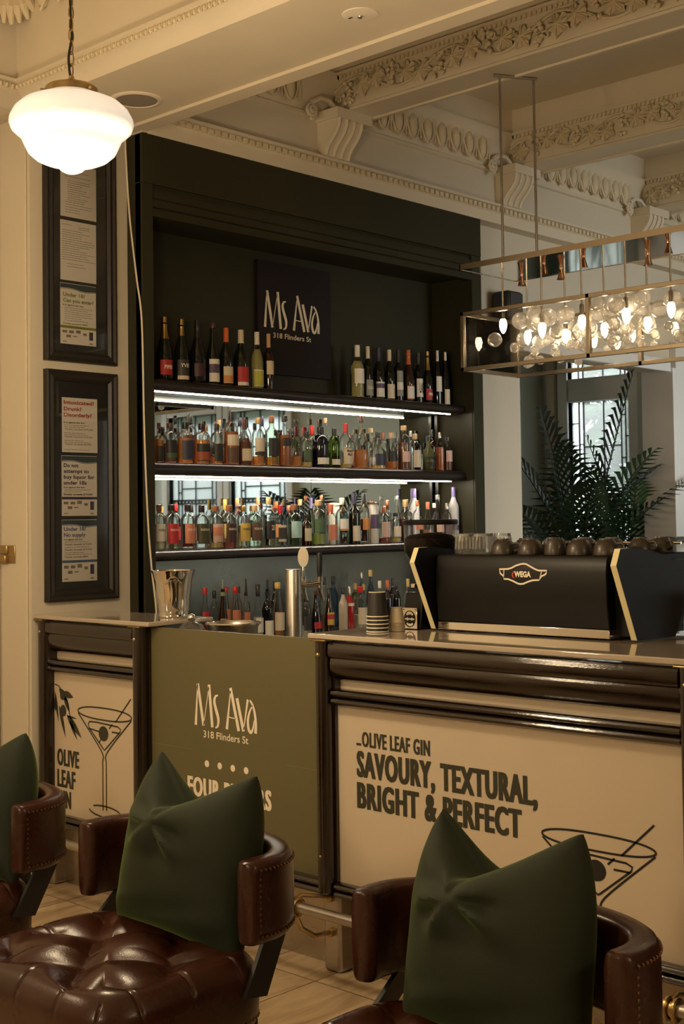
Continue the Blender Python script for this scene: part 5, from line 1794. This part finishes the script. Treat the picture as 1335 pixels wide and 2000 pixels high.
# coffee grinder
t = thing('coffee_grinder', 'black coffee grinder with a clear hopper of roasted beans', 'coffee grinder', (3.56, 2.93, 1.122))
b = NB()
prism(b, [(3.462, 1.122), (3.62, 1.122), (3.64, 1.15), (3.63, 1.235), (3.60, 1.247), (3.482, 1.247)], 'y', 2.905, 2.985)
ob('body', b, MT['machine'], t, bevel=0.006, bseg=3)
b = NB()
lathe(b, [(0.055, 0), (0.055, 0.02), (0.048, 0.025), (0.048, 0.045), (0.052, 0.05), (0.035, 0.06)], (3.58, 2.952, 1.247), 30)
ob('grind_collar', b, MT['machine'], t)
b = NB()
lathe(b, [(0.033, 1.300), (0.040, 1.315), (0.086, 1.372), (0.0935, 1.385), (0.0945, 1.483)], (3.61, 2.976, 0), 40, cap0=False, cap1=False)
hp = ob('hopper', b, MT['hopper'], t)
b = NB()
lathe(b, [(0.0, 1.302), (0.031, 1.304), (0.038, 1.318), (0.083, 1.373), (0.0905, 1.387), (0.0915, 1.432), (0.075, 1.443), (0.04, 1.449), (0.0, 1.452)], (3.61, 2.976, 0), 40)
ob('coffee_beans', b, MT['beans'], hp, kind='stuff')
b = NB()
lathe(b, [(0.097, 1.480), (0.0985, 1.484), (0.0985, 1.494), (0.095, 1.498), (0.0, 1.499)], (3.61, 2.976, 0), 40)
ob('lid', b, MT['machine'], t)
pl2 = ob('badge_plate', boxes((3.455, 3.459, 2.913, 2.979, 1.124, 1.196)), MT['chrome'], t, label='bright metal plate with a round emblem', bevel=0.001)
PG = plane('X', 3.455)
b = NB()
S(b, [(2.946 + 0.024 * math.cos(2 * PI * k / 30), 1.158 + 0.027 * math.sin(2 * PI * k / 30)) for k in range(30)], 0.003, PG, close=True)
T(b, 'MM', 2.966, 2.926, 1.160, 1.173, PG, bold=0.04)
T(b, 'MM', 2.966, 2.926, 1.142, 1.155, PG, bold=0.04)
for yy_ in (2.972, 2.920):
    disc(b, yy_, 1.190, 0.002, 0.002, PG)
ob('lettering', b, MT['black_ink'], pl2, smooth=False)
b = boxes((3.478, 3.50, 2.94, 2.96, 1.262, 1.278), (3.50, 3.56, 2.945, 2.955, 1.266, 1.274))
ob('lever', b, MT['chrome'], t, bevel=0.003)

# espresso machine
em = thing('espresso_machine', 'long black espresso machine with cream edged side panels', 'coffee machine', (3.7, 2.48, 1.122))
b = NB()
prism(b, [(3.474, 1.154), (3.463, 1.24), (3.463, 1.33), (3.470, 1.368), (3.478, 1.380), (3.95, 1.380), (3.96, 1.25), (3.90, 1.154)], 'y', 2.165, 2.836)
ob('body', b, MT['machine'], em, bevel=0.004)
ob('lower_trim', boxes((3.472, 3.90, 2.165, 2.836, 1.127, 1.154)), MT['chrome'], em, label='polished steel strip along the foot of the machine', bevel=0.002)
ob('chassis', boxes((3.51, 3.88, 2.09, 2.86, 1.135, 1.36)), MT['machine'], em)
for xx in (3.55, 3.85):
    for yy_ in (2.2, 2.8):
        b = NB()
        lathe(b, [(0.018, 1.122), (0.018, 1.137)], (xx, yy_, 0), 14)
        ob('foot', b, MT['black_metal'], em)
prof = [(3.389, 1.404), (3.364, 1.355), (3.472, 1.128), (3.70, 1.124), (3.80, 1.255), (3.86, 1.275), (3.865, 1.29), (3.79, 1.328)]
prof += smooth_pts([(3.781, 1.332), (3.72, 1.355), (3.64, 1.379), (3.56, 1.395), (3.49, 1.403), (3.44, 1.405)], 4)
for y0, y1 in ((2.070, 2.090), (2.845, 2.865)):
    b = NB()
    prism(b, prof, 'y', y0, y1)
    for f in b.faces:
        if len(f.verts) == 4:
            f.material_index = 1
    ob('side_panel', b, [MT['machine'], MT['machine_edge']], em, label='black side panel with a cream edge', smooth=False)
PM = plane('X', 3.463)
b = NB()


def bp(zx, zy):
    p = at_x(950 + zx / 8.9, 1080 + zy / 8.9, 3.463)
    return (p.y, p.z)


mask = [(225, 282), (370, 278), (430, 262), (510, 220), (590, 195), (640, 188), (690, 195), (760, 235), (830, 275), (900, 305), (1045, 308), (1032, 360), (1000, 385), (950, 405), (930, 440), (905, 470), (800, 475), (720, 500), (640, 535), (590, 540), (540, 530),
        (460, 488), (380, 455), (305, 450), (290, 395), (240, 355)]
S(b, [bp(*q) for q in mask], 0.0055, PM, close=True)
S(b, [bp(300, 290), bp(300, 445)], 0.003, PM)
S(b, [bp(958, 310), bp(935, 405), bp(905, 465)], 0.003, PM)
q0, q1 = bp(482, 415), bp(770, 428)
T(b, 'WEGA', q0[0], q1[0], (q0[1] + q1[1]) / 2, bp(600, 322)[1] + 0.001, PM, bold=0.05)
bg_ = ob('badge', b, MT['cream_ink'], em, label='cream outlined mask-shaped badge with lettering', smooth=False)
b = NB()
ww = bp(470, 380)
stroke(b, [(ww[0] - 0.004 + 0.009 * math.cos(a / 8 * PI - PI / 2), ww[1] + 0.010 * math.sin(a / 8 * PI - PI / 2)) for a in range(0, 9)], [0.001 + 0.005 * math.sin(PI * a / 8) for a in range(9)], PM, h=0.0008)
ob('red_crescent', b, MT['red_ink'], bg_, smooth=False)
b = NB()
tube(b, [(3.93, 2.17, 1.41), (3.93, 2.83, 1.41)], 0.005, 8)
for yy_ in (2.2, 2.8):
    tube(b, [(3.93, yy_, 1.38), (3.93, yy_, 1.41)], 0.004, 6)
ob('cup_rail', b, MT['chrome'], em)

# glasses and cups on top of the machine
def tumbler(c, label):
    t = thing('tumbler', label, 'glass', c, 'upturned tumblers on the espresso machine')
    b = NB()
    lathe(b, [(0.033, 0.0), (0.0325, 0.012), (0.029, 0.062), (0.0275, 0.068), (0.0, 0.069)], c, 28, cap0=False, cap1=False)
    ob('glass_wall', b, MT['clear'], t)
    b = NB()
    lathe(b, [(0.026, 0.058), (0.0265, 0.066), (0.0, 0.067), ], c, 28)
    ob('glass_base', b, gmat((0.92, 0.92, 0.90), 0.05, 1.6, 0.22), t, label='thick glass base')
    b = NB()
    for k in range(14):
        a = 2 * PI * k / 14
        tube(b, [(c[0] + 0.0295 * math.cos(a), c[1] + 0.0295 * math.sin(a), c[2] + 0.056), (c[0] + 0.0322 * math.cos(a), c[1] + 0.0322 * math.sin(a), c[2] + 0.016)], 0.0014, 4)
    ob('facets', b, gmat((0.92, 0.92, 0.90), 0.05, 1.6, 0.22), t)
    return t


gs = [(3.525, 2.757, 'upturned tumbler on the machine, nearest the grinder'), (3.53, 2.688, 'upturned tumbler on the machine, second from the grinder, front row'), (3.61, 2.735, 'upturned tumbler on the machine, back row, second from the grinder'),
      (3.615, 2.665, 'upturned tumbler on the machine, back row, farthest from the grinder'), (3.60, 2.803, 'upturned tumbler on the machine, back row, beside the grinder hopper')]
g0 = None
for x, y, lab in gs:
    if g0 is None:
        g0 = tumbler((x, y, 1.381), lab)
    else:
        dup(g0, (x, y, 1.381), 0, lab)


def cup(c, label):
    t = thing('coffee_cup', label, 'cup', c, 'brown cups on the espresso machine')
    b = NB()
    lathe(b, [(0.042, 0.0), (0.0425, 0.008), (0.038, 0.030), (0.028, 0.044), (0.022, 0.047), (0.0215, 0.051), (0.018, 0.0505), (0.0, 0.049)], c, 28, cap0=False, cap1=False)
    ob('bowl', b, MT['cup'], t)
    b = NB()
    tube(b, smooth_pts([(c[0] - 0.01, c[1] - 0.036, c[2] + 0.034), (c[0] - 0.016, c[1] - 0.058, c[2] + 0.034), (c[0] - 0.017, c[1] - 0.062, c[2] + 0.018), (c[0] - 0.011, c[1] - 0.042, c[2] + 0.010)], 5), 0.0045, 7)
    ob('handle', b, MT['cup'], t)
    return t


b = NB()
c = (3.525, 2.39, 1.381)
tl = thing('coffee_cup', 'tall straight brown cup upturned near the middle of the machine', 'cup', c, 'brown cups on the espresso machine')
lathe(b, [(0.037, 0.0), (0.0375, 0.006), (0.034, 0.03), (0.030, 0.046), (0.026, 0.05), (0.0, 0.0505)], c, 28, cap0=False, cap1=False)
ob('bowl', b, MT['cup'], tl)
c0 = None
CP = [(3.525, 2.595, 0.3, 'first cup right of the tumblers, front row'), (3.53, 2.49, 2.0, 'second cup right of the tumblers, front row'), (3.525, 2.30, 1.0, 'third low cup, right of the tall straight cup'), (3.53, 2.205, 0.2, 'last cup of the front row, beside the cream edge'),
      (3.63, 2.58, 1.4, 'leftmost cup of the middle row'), (3.63, 2.47, 0.5, 'second cup of the middle row'), (3.64, 2.35, 2.2, 'third cup of the middle row'), (3.635, 2.25, -0.4, 'last cup of the middle row'),
      (3.75, 2.55, 0.8, 'leftmost cup of the back row'), (3.75, 2.43, 1.6, 'second cup of the back row'), (3.75, 2.32, -0.5, 'third cup of the back row'), (3.75, 2.215, 0.1, 'last cup of the back row'),
      (3.86, 2.2, -0.3, 'cup at the far right corner of the machine, handle outwards')]
for x, y, rz, lab in CP:
    lab = 'upturned brown cup, ' + lab
    if c0 is None:
        c0 = cup((x, y, 1.381), lab)
        c0.rotation_euler = (0, 0, rz)
    else:
        dup(c0, (x, y, 1.381), rz, lab)
# brown cups and a clear block at the right end of the counter
pk = at_x(1328, 1220, 3.86)
c1 = None
for i in range(3):
    z = 1.122 + i * 0.046
    lab = 'brown takeaway cup at the right edge of the counter, %s of the stack' % ('lowest', 'middle one', 'top')[i]
    if c1 is None:
        c1 = thing('stacked_cup', lab, 'cup', (3.86, 1.985, z), 'brown cups at the right edge')
        b = NB()
        lathe(b, [(0.040, 0.0), (0.047, 0.040), (0.048, 0.046), (0.045, 0.046), (0.038, 0.004), (0, 0.003)], (3.86, 1.985, z), 26, cap1=False)
        ob('bowl', b, MT['kraft'], c1)
    else:
        dup(c1, (3.86, 1.985, z), 0, lab)
t = thing('acrylic_stand', 'clear acrylic stand at the right edge of the counter', 'stand', (3.60, 1.93, 1.122))
ob('upright', boxes((3.60, 3.606, 1.84, 1.985, 1.122, 1.185)), gmat((0.78, 0.80, 0.84), 0.05, 2.0, 0.25), t)
ob('base', boxes((3.55, 3.66, 1.84, 1.985, 1.122, 1.127)), gmat((0.78, 0.80, 0.84), 0.05, 2.0, 0.25), t)

# ================================================================== PALMS
def frond(bm, base, az, el, L, droop, lw, n=26, wid=0.30, curl=0.0, start=0.22):
    p = Vector(base)
    d = Vector((math.cos(az) * math.cos(el), math.sin(az) * math.cos(el), math.sin(el)))
    pts = [p.copy()]
    dirs = [d.copy()]
    st = L / n
    for i in range(n):
        d = (d + Vector((math.sin(az) * curl / n, -math.cos(az) * curl / n, -droop / n * (0.4 + 1.2 * i / n)))).normalized()
        p = p + d * st
        pts.append(p.copy())
        dirs.append(d.copy())
    tube(bm, pts, [0.008 * (1 - 0.8 * i / n) + 0.001 for i in range(n + 1)], 5)
    for i in range(int(n * start), n + 1):
        f = (i / n - start) / (1 - start)
        ll = wid * (0.35 + 0.65 * math.sin(PI * min(1, 0.16 + 0.80 * f)) ** 0.8) * (1 - 0.45 * f)
        fw = dirs[i]
        side = fw.cross(Vector((0, 0, 1)))
        if side.length < 0.1:
            side = Vector((1, 0, 0))
        side.normalize()
        up = side.cross(fw).normalized()
        for s in (-1, 1):
            dr = (fw * (0.55 + 0.5 * f) + side * s + up * 0.25).normalized()
            a = pts[i]
            m = a + dr * ll * 0.5
            e = a + dr * ll + Vector((0, 0, -ll * 0.30))
            wv = fw.cross(dr).cross(dr).normalized() * lw
            v = [bm.verts.new(a - wv * 0.35), bm.verts.new(a + wv * 0.35), bm.verts.new(m + wv), bm.verts.new(m - wv), bm.verts.new(e)]
            bm.faces.new((v[0], v[1], v[2], v[3]))
            bm.faces.new((v[3], v[2], v[4]))


def palm(x, y, z, specs, label, m):
    t = thing('potted_palm', label, 'palm', (x, y, 0))
    b = NB()
    lathe(b, [(0.13, 0), (0.17, 0.30), (0.185, 0.36), (0.165, 0.36), (0.15, 0.32), (0, 0.31)], (x, y, 0), 28, cap1=False)
    ob('pot', b, MT['terracotta'], t)
    b = NB()
    for k in range(4):
        a = k * 1.7
        tube(b, [(x + 0.04 * math.cos(a), y + 0.04 * math.sin(a), 0.3), (x + 0.03 * math.cos(a + 1), y + 0.03 * math.sin(a + 1), z + 0.03)], [0.022, 0.014], 8)
    ob('stems', b, MT['bark'], t)
    for sp in specs:
        b = NB()
        frond(b, (x, y, z), *sp)
        ob('frond', b, m, t, smooth=False)
    return t


palm(7.92, 2.05, 0.85, [(a_i, 1.25 - 0.25 * (k_i % 3), 1.0, 1.0, 0.018, 22, 0.52) for k_i, a_i in enumerate((0.2, 0.9, 1.7, 2.4, 3.1, 3.9, 4.6, 5.4, 6.0))],
     'palm by the window wall, seen as a reflection above the gin bottles', MT['palm'])
# direction to the right of the picture is about azimuth -0.82 rad; away from the camera about +0.75
palm(8.0, 5.22, 0.95, [
    (-0.80, 1.34, 1.62, 0.22, 0.017, 26, 0.62), (-0.76, 1.00, 1.35, 1.10, 0.017, 25, 0.60), (2.3, 1.28, 1.25, 1.15, 0.018, 24, 0.58), (2.6, 1.42, 1.30, 0.70, 0.018, 24, 0.58),
    (2.35, 0.95, 1.0, 1.2, 0.017, 22, 0.52), (-1.6, 1.2, 1.15, 0.9, 0.017, 22, 0.52), (0.75, 1.25, 1.2, 0.8, 0.017, 22, 0.50), (-2.4, 1.15, 1.0, 1.1, 0.017, 22, 0.50), (-0.9, 1.25, 1.05, 1.2, 0.017, 22, 0.52),
    (2.9, 1.05, 0.95, 1.1, 0.017, 22, 0.5), (-1.0, 0.75, 0.95, 1.0, 0.017, 22, 0.50)], 'tall dark green palm in the alcove left of the window latch', MT['palm'])
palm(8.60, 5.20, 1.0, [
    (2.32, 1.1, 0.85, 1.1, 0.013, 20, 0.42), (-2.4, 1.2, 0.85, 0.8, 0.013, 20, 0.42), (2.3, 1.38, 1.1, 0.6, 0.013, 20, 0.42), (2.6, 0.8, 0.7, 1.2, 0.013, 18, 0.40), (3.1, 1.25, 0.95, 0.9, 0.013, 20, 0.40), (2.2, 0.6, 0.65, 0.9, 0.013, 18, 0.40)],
    'bright green palm at the right edge of the alcove', MT['palm_sunlit'])

# ================================================================== CHAIRS
LEA = MT['leather']


def seat_mesh(cx, cy, sx, sy, zt, hz):
    """Deep-buttoned seat pad."""
    b = NB()
    N = 140
    sp = 0.15
    ex = 5.0

    def height(x, y):
        u, v = x / (sx / 2), y / (sy / 2)
        edge = max(abs(u), abs(v))
        a, c = (x / sp + y / sp) / 2 + 0.25, (x / sp - y / sp) / 2 + 0.25
        fa, fb = abs(math.sin(PI * a)), abs(math.sin(PI * c))
        puff = (fa * fa + 0.018) ** 0.22 * (fb * fb + 0.018) ** 0.22
        pin = math.exp(-((1 - fa ** 2) + 0) * 0) * 0
        inner = max(0.0, min(1.0, (0.90 - edge) / 0.22))
        border = 1 - inner
        # pleats from the outer buttons straight to the edge
        w = abs(math.sin(PI * (x / sp + 0.0))) if abs(v) > abs(u) else abs(math.sin(PI * (y / sp + 0.0)))
        pl = min(1.0, w / 0.16)
        h = inner * (0.056 * puff - 0.014) + border * (0.034 - 0.006 * (1 - pl))
        rr = max(0.0, (edge - 0.80) / 0.20)
        h -= 0.050 * rr ** 2.6
        return h
    g = []
    for i in range(N + 1):
        rowv = []
        for j in range(N + 1):
            u, v = 2 * i / N - 1, 2 * j / N - 1
            k = (abs(u) ** ex + abs(v) ** ex) ** (1 / ex) or 1
            m = max(abs(u), abs(v)) / k
            x, y = u * m * sx / 2, v * m * sy / 2
            uu, vv = u * sx / 2, v * sy / 2
            rowv.append(b.verts.new((cx + x, cy + y, zt - 0.03 + height(uu * 0.999, vv * 0.999))))
        g.append(rowv)
    for i in range(N):
        for j in range(N):
            b.faces.new((g[i][j], g[i + 1][j], g[i + 1][j + 1], g[i][j + 1]))
    rim = [g[i][0] for i in range(N)] + [g[N][j] for j in range(N)] + [g[i][N] for i in range(N, 0, -1)] + [g[0][j] for j in range(N, 0, -1)]
    prev = rim
    for dz, k in ((0.018, 1.006), (0.06, 1.010), (0.1, 1.004), (hz, 0.985)):
        cur = []
        for v in rim:
            cur.append(b.verts.new((cx + (v.co.x - cx) * k, cy + (v.co.y - cy) * k, zt - 0.05 - dz)))
        n = len(rim)
        for q in range(n):
            b.faces.new((prev[q], prev[(q + 1) % n], cur[(q + 1) % n], cur[q]))
        prev = cur
    b.faces.new(prev)
    return b


def band_path():
    half = [(0.0, -0.318), (0.05, -0.320), (0.10, -0.308), (0.15, -0.270), (0.190, -0.200), (0.213, -0.105), (0.22, 0.0)]
    return smooth_pts(half + [(p[0], -p[1]) for p in half[-2::-1]], 6)


def band_mesh(ox, oy, z0, z1):
    b = NB()
    path = band_path()
    n = len(path)
    th = 0.034
    zc_, hh = (z0 + z1) / 2, (z1 - z0) / 2
    rings = []

    def ring(p, nx, ny, k, shift):
        out = []
        for q in range(24):
            a = 2 * PI * q / 24
            ca, sa = math.cos(a), math.sin(a)
            ex = 0.42
            u = math.copysign(abs(ca) ** ex, ca) * th * k
            v = math.copysign(abs(sa) ** ex, sa) * hh * (0.93 + 0.07 * k)
            if u < 0:
                u *= 1.0
            out.append(b.verts.new((ox + p[0] + nx * u + shift[0], oy + p[1] + ny * u + shift[1], zc_ + v)))
        return out
    for i, p in enumerate(path):
        a, c = path[max(i - 1, 0)], path[min(i + 1, n - 1)]
        dx, dy = c[0] - a[0], c[1] - a[1]
        l = math.hypot(dx, dy)
        nx, ny = -dy / l, dx / l
        if i == 0:
            for k, s in ((0.35, -0.020), (0.75, -0.014), (0.94, -0.006)):
                rings.append(ring(p, nx, ny, k, (dx / l * s, dy / l * s)))
        rings.append(ring(p, nx, ny, 1.0, (0, 0)))
        if i == n - 1:
            for k, s in ((0.94, 0.006), (0.75, 0.014), (0.35, 0.020)):
                rings.append(ring(p, nx, ny, k, (dx / l * s, dy / l * s)))
    for A, B in zip(rings, rings[1:]):
        for q in range(24):
            b.faces.new((A[q], A[(q + 1) % 24], B[(q + 1) % 24], B[q]))
    b.faces.new(rings[0])
    b.faces.new(rings[-1])
    return b


def nails(ox, oy, z0, z1):
    b = NB()
    path = band_path()
    n = len(path)
    acc = 0
    last = None
    pts = []
    for i, p in enumerate(path):
        a, c = path[max(i - 1, 0)], path[min(i + 1, n - 1)]
        dx, dy = c[0] - a[0], c[1] - a[1]
        l = math.hypot(dx, dy)
        pts.append((p[0] + dy / l * 0.0335, p[1] - dx / l * 0.0335))
    # resample the outer line evenly
    tot = [0]
    for a, c in zip(pts, pts[1:]):
        tot.append(tot[-1] + math.hypot(c[0] - a[0], c[1] - a[1]))
    s = 0.012
    while s < tot[-1] - 0.01:
        for i in range(len(tot) - 1):
            if tot[i] <= s <= tot[i + 1]:
                f = (s - tot[i]) / (tot[i + 1] - tot[i])
                x, y = pts[i][0] + f * (pts[i + 1][0] - pts[i][0]), pts[i][1] + f * (pts[i + 1][1] - pts[i][1])
                for z in (z0 + 0.022, z1 - 0.022):
                    ball(b, (ox + x, oy + y, z), 0.0042, 6, 4)
                break
        s += 0.0135
    for e in (0, -1):
        p = pts[e]
        z = z0 + 0.035
        while z < z1 - 0.03:
            ball(b, (ox + p[0] + 0.008, oy + p[1] * 1.0008, z), 0.0042, 6, 4)
            z += 0.0135
    return b


def seat_nails(cx, cy, sx, sy, z):
    b = NB()
    ex = 5.0
    pts = []
    for k in range(721):
        a = 2 * PI * k / 720
        ca, sa = math.cos(a), math.sin(a)
        d = (abs(ca) ** ex + abs(sa) ** ex) ** (1 / ex)
        pts.append((cx + ca / d * sx / 2, cy + sa / d * sy / 2))
    acc = 0.0
    for p, q in zip(pts, pts[1:]):
        acc += math.hypot(q[0] - p[0], q[1] - p[1])
        if acc > 0.0135:
            acc = 0.0
            ball(b, (q[0], q[1], z), 0.0042, 6, 4)
    return b


BZ0, BZ1 = 0.500, 0.698


def make_chair(label, loc):
    """Low club chair facing -x: tufted seat, curved back band on steel straps."""
    t = thing('club_chair', label, 'chair', loc, 'brown leather club chairs along the bar')
    ox, oy = loc[0], loc[1]
    scx, sx, sy, zt = ox - 0.170, 0.53, 0.645, 0.468
    ob('seat', seat_mesh(scx, oy, sx, sy, zt, 0.115), LEA, t)
    ob('nail_trim', seat_nails(scx, oy, sx * 1.002, sy * 1.002, zt - 0.150), MT['nail'], t, label='row of small metal nail heads')
    ob('backrest', band_mesh(ox, oy, BZ0, BZ1), LEA, t)
    ob('nail_trim', nails(ox, oy, BZ0, BZ1), MT['nail'], t, label='row of small metal nail heads')
    for s in (-1, 1):
        b = NB()
        y0 = oy + s * 0.318
        pr_b = [(ox - 0.03, 0.385), (ox + 0.04, 0.375), (ox + 0.155, 0.512), (ox + 0.095, 0.53)]
        ys = (y0 - 0.006, y0 + 0.006)
        V = []
        for q, (x, z) in enumerate(pr_b):
            off = -s * (0.030 if q in (2, 3) else -0.012)
            V.append([b.verts.new((x, yv + off, z)) for yv in ys])
        for q in range(4):
            b.faces.new((V[q][0], V[(q + 1) % 4][0], V[(q + 1) % 4][1], V[q][1]))
        b.faces.new([v[0] for v in V])
        b.faces.new([v[1] for v in V])
        ob('back_strap', b, MT['black_metal'], t, label='black metal strap')
    b = NB()
    prism(b, [(ox + 0.05, 0.325), (ox + 0.05, 0.31), (ox + 0.225, 0.36), (ox + 0.232, 0.52), (ox + 0.220, 0.52), (ox + 0.213, 0.372)], 'y', oy - 0.03, oy + 0.03)
    ob('back_strap', b, MT['black_metal'], t, label='black metal strap')
    ob('seat_frame', boxes((scx - 0.22, scx + 0.23, oy - 0.28, oy + 0.28, 0.275, 0.306)), MT['black_metal'], t)
    for sx_ in (-1, 1):
        for sy_ in (-1, 1):
            b = NB()
            tube(b, [(scx + sx_ * 0.19, oy + sy_ * 0.24, 0.29), (scx + sx_ * 0.225, oy + sy_ * 0.285, 0.0)], [0.022, 0.014], 10)
            ob('leg', b, MT['black_metal'], t)
    return t


chs = [(2.13, 2.648, 'brown leather club chair in the centre, tufted seat in view'), (2.13, 1.640, 'brown leather club chair nearest the camera at lower right'), (2.13, 3.618, 'brown leather club chair at the left edge of the photo')]
ch0 = None
for x, y, lab in chs:
    if ch0 is None:
        ch0 = make_chair(lab, (x, y, 0))
    else:
        dup(ch0, (x, y, 0), 0, lab)


def cushion(loc, w, h, lean, rz, roll, label, seed, chop=0.27):
    """Square velvet cushion standing on its edge with a karate-chop dent; local x = thickness, y = width, z = height."""
    b = NB()
    N = 48
    rnd = random.Random(seed)

    def surf(u, v, s):
        # u, v in -1..1: drawn-in edges, pointed corners; u = -1 is the right-hand side seen from the front
        yy_ = u * w / 2 * (1.0 - 0.07 * math.cos(v * PI / 2))
        zz = v * h / 2 * (1.0 - 0.06 * math.cos(u * PI / 2))
        t0 = max(0.0, (1 - u ** 2)) ** 0.5 * max(0.0, (1 - v ** 2)) ** 0.5
        th = 0.110 * t0 ** 0.8
        top = max(0.0, (v + 0.1) / 1.1)
        # the chop: middle of the top edge pushed down, the two ears drawn together
        uc = u - (0.22 if s > 0 else 0.30)
        c = max(0.0, 1 - abs(uc) / (1.26 if uc < 0 else 0.76)) ** 1.1
        dent = chop * h * c
        zz -= dent * top ** 2.2
        yy_ *= 1 - 0.21 * top ** 2
        th += 0.055 * c * (top * (1 - top)) ** 0.8 * 1.5
        # folds fanning out below the dent, and slack near the bottom edge
        x_, y_ = u - 0.2, v - (0.9 - 2 * chop)
        rad = math.hypot(x_, y_)
        ang = math.atan2(y_, x_)
        fold = math.sin(ang * 5 + 1.3 * math.sin(ang * 3 + seed) + seed)
        th += 0.016 * fold * math.exp(-((rad - 0.34) / 0.24) ** 2) * t0
        th += 0.007 * math.sin(v * 16 + 2.5 * u + seed) * math.exp(-((u - 0.62) / 0.3) ** 2 - ((v - 0.35) / 0.28) ** 2) * t0
        th += 0.008 * math.sin(v * 13 + 5 * u + seed) * math.exp(-((v + 0.78) / 0.2) ** 2) * t0
        return s * th, yy_ + 0.0, zz
    grids = []
    for s in (-1, 1):
        g = []
        for i in range(N + 1):
            rowv = []
            for j in range(N + 1):
                u, v = 2 * i / N - 1, 2 * j / N - 1
                # cluster samples towards the edges
                u, v = math.sin(u * PI / 2), math.sin(v * PI / 2)
                if s == 1 and (i in (0, N) or j in (0, N)):
                    rowv.append(grids[0][i][j])
                else:
                    rowv.append(b.verts.new(surf(u, v, s)))
            g.append(rowv)
        grids.append(g)
        for i in range(N):
            for j in range(N):
                try:
                    b.faces.new((g[i][j], g[i + 1][j], g[i + 1][j + 1], g[i][j + 1]))
                except ValueError:
                    pass
    M = Matrix.Translation(Vector(loc)) @ Matrix.Rotation(rz, 4, 'Z') @ Matrix.Rotation(lean, 4, 'Y') @ Matrix.Rotation(roll, 4, 'X') @ Matrix.Translation((0, 0, h / 2 * 0.97))
    bmesh.ops.transform(b, matrix=M, verts=b.verts)
    o = ob('cushion', b, MT['velvet'], origin=loc)
    for p in o.data.polygons:
        p.use_smooth = True
    sub = o.modifiers.new('smooth', 'SUBSURF')
    sub.levels = sub.render_levels = 1
    return setp(o, label, 'cushion', 'green velvet cushions')


cushion((2.155, 2.63, 0.455), 0.46, 0.44, 0.20, 0.05, 0.07, 'dark green velvet cushion with a dented top on the centre chair', 1)
cushion((2.145, 1.635, 0.450), 0.46, 0.44, 0.18, -0.02, 0.0, 'dark green velvet cushion with a dented top on the nearest chair', 2)
cushion((2.155, 3.575, 0.450), 0.45, 0.43, 0.20, -0.05, -0.06, 'dark green velvet cushion on the chair at the left edge', 3)
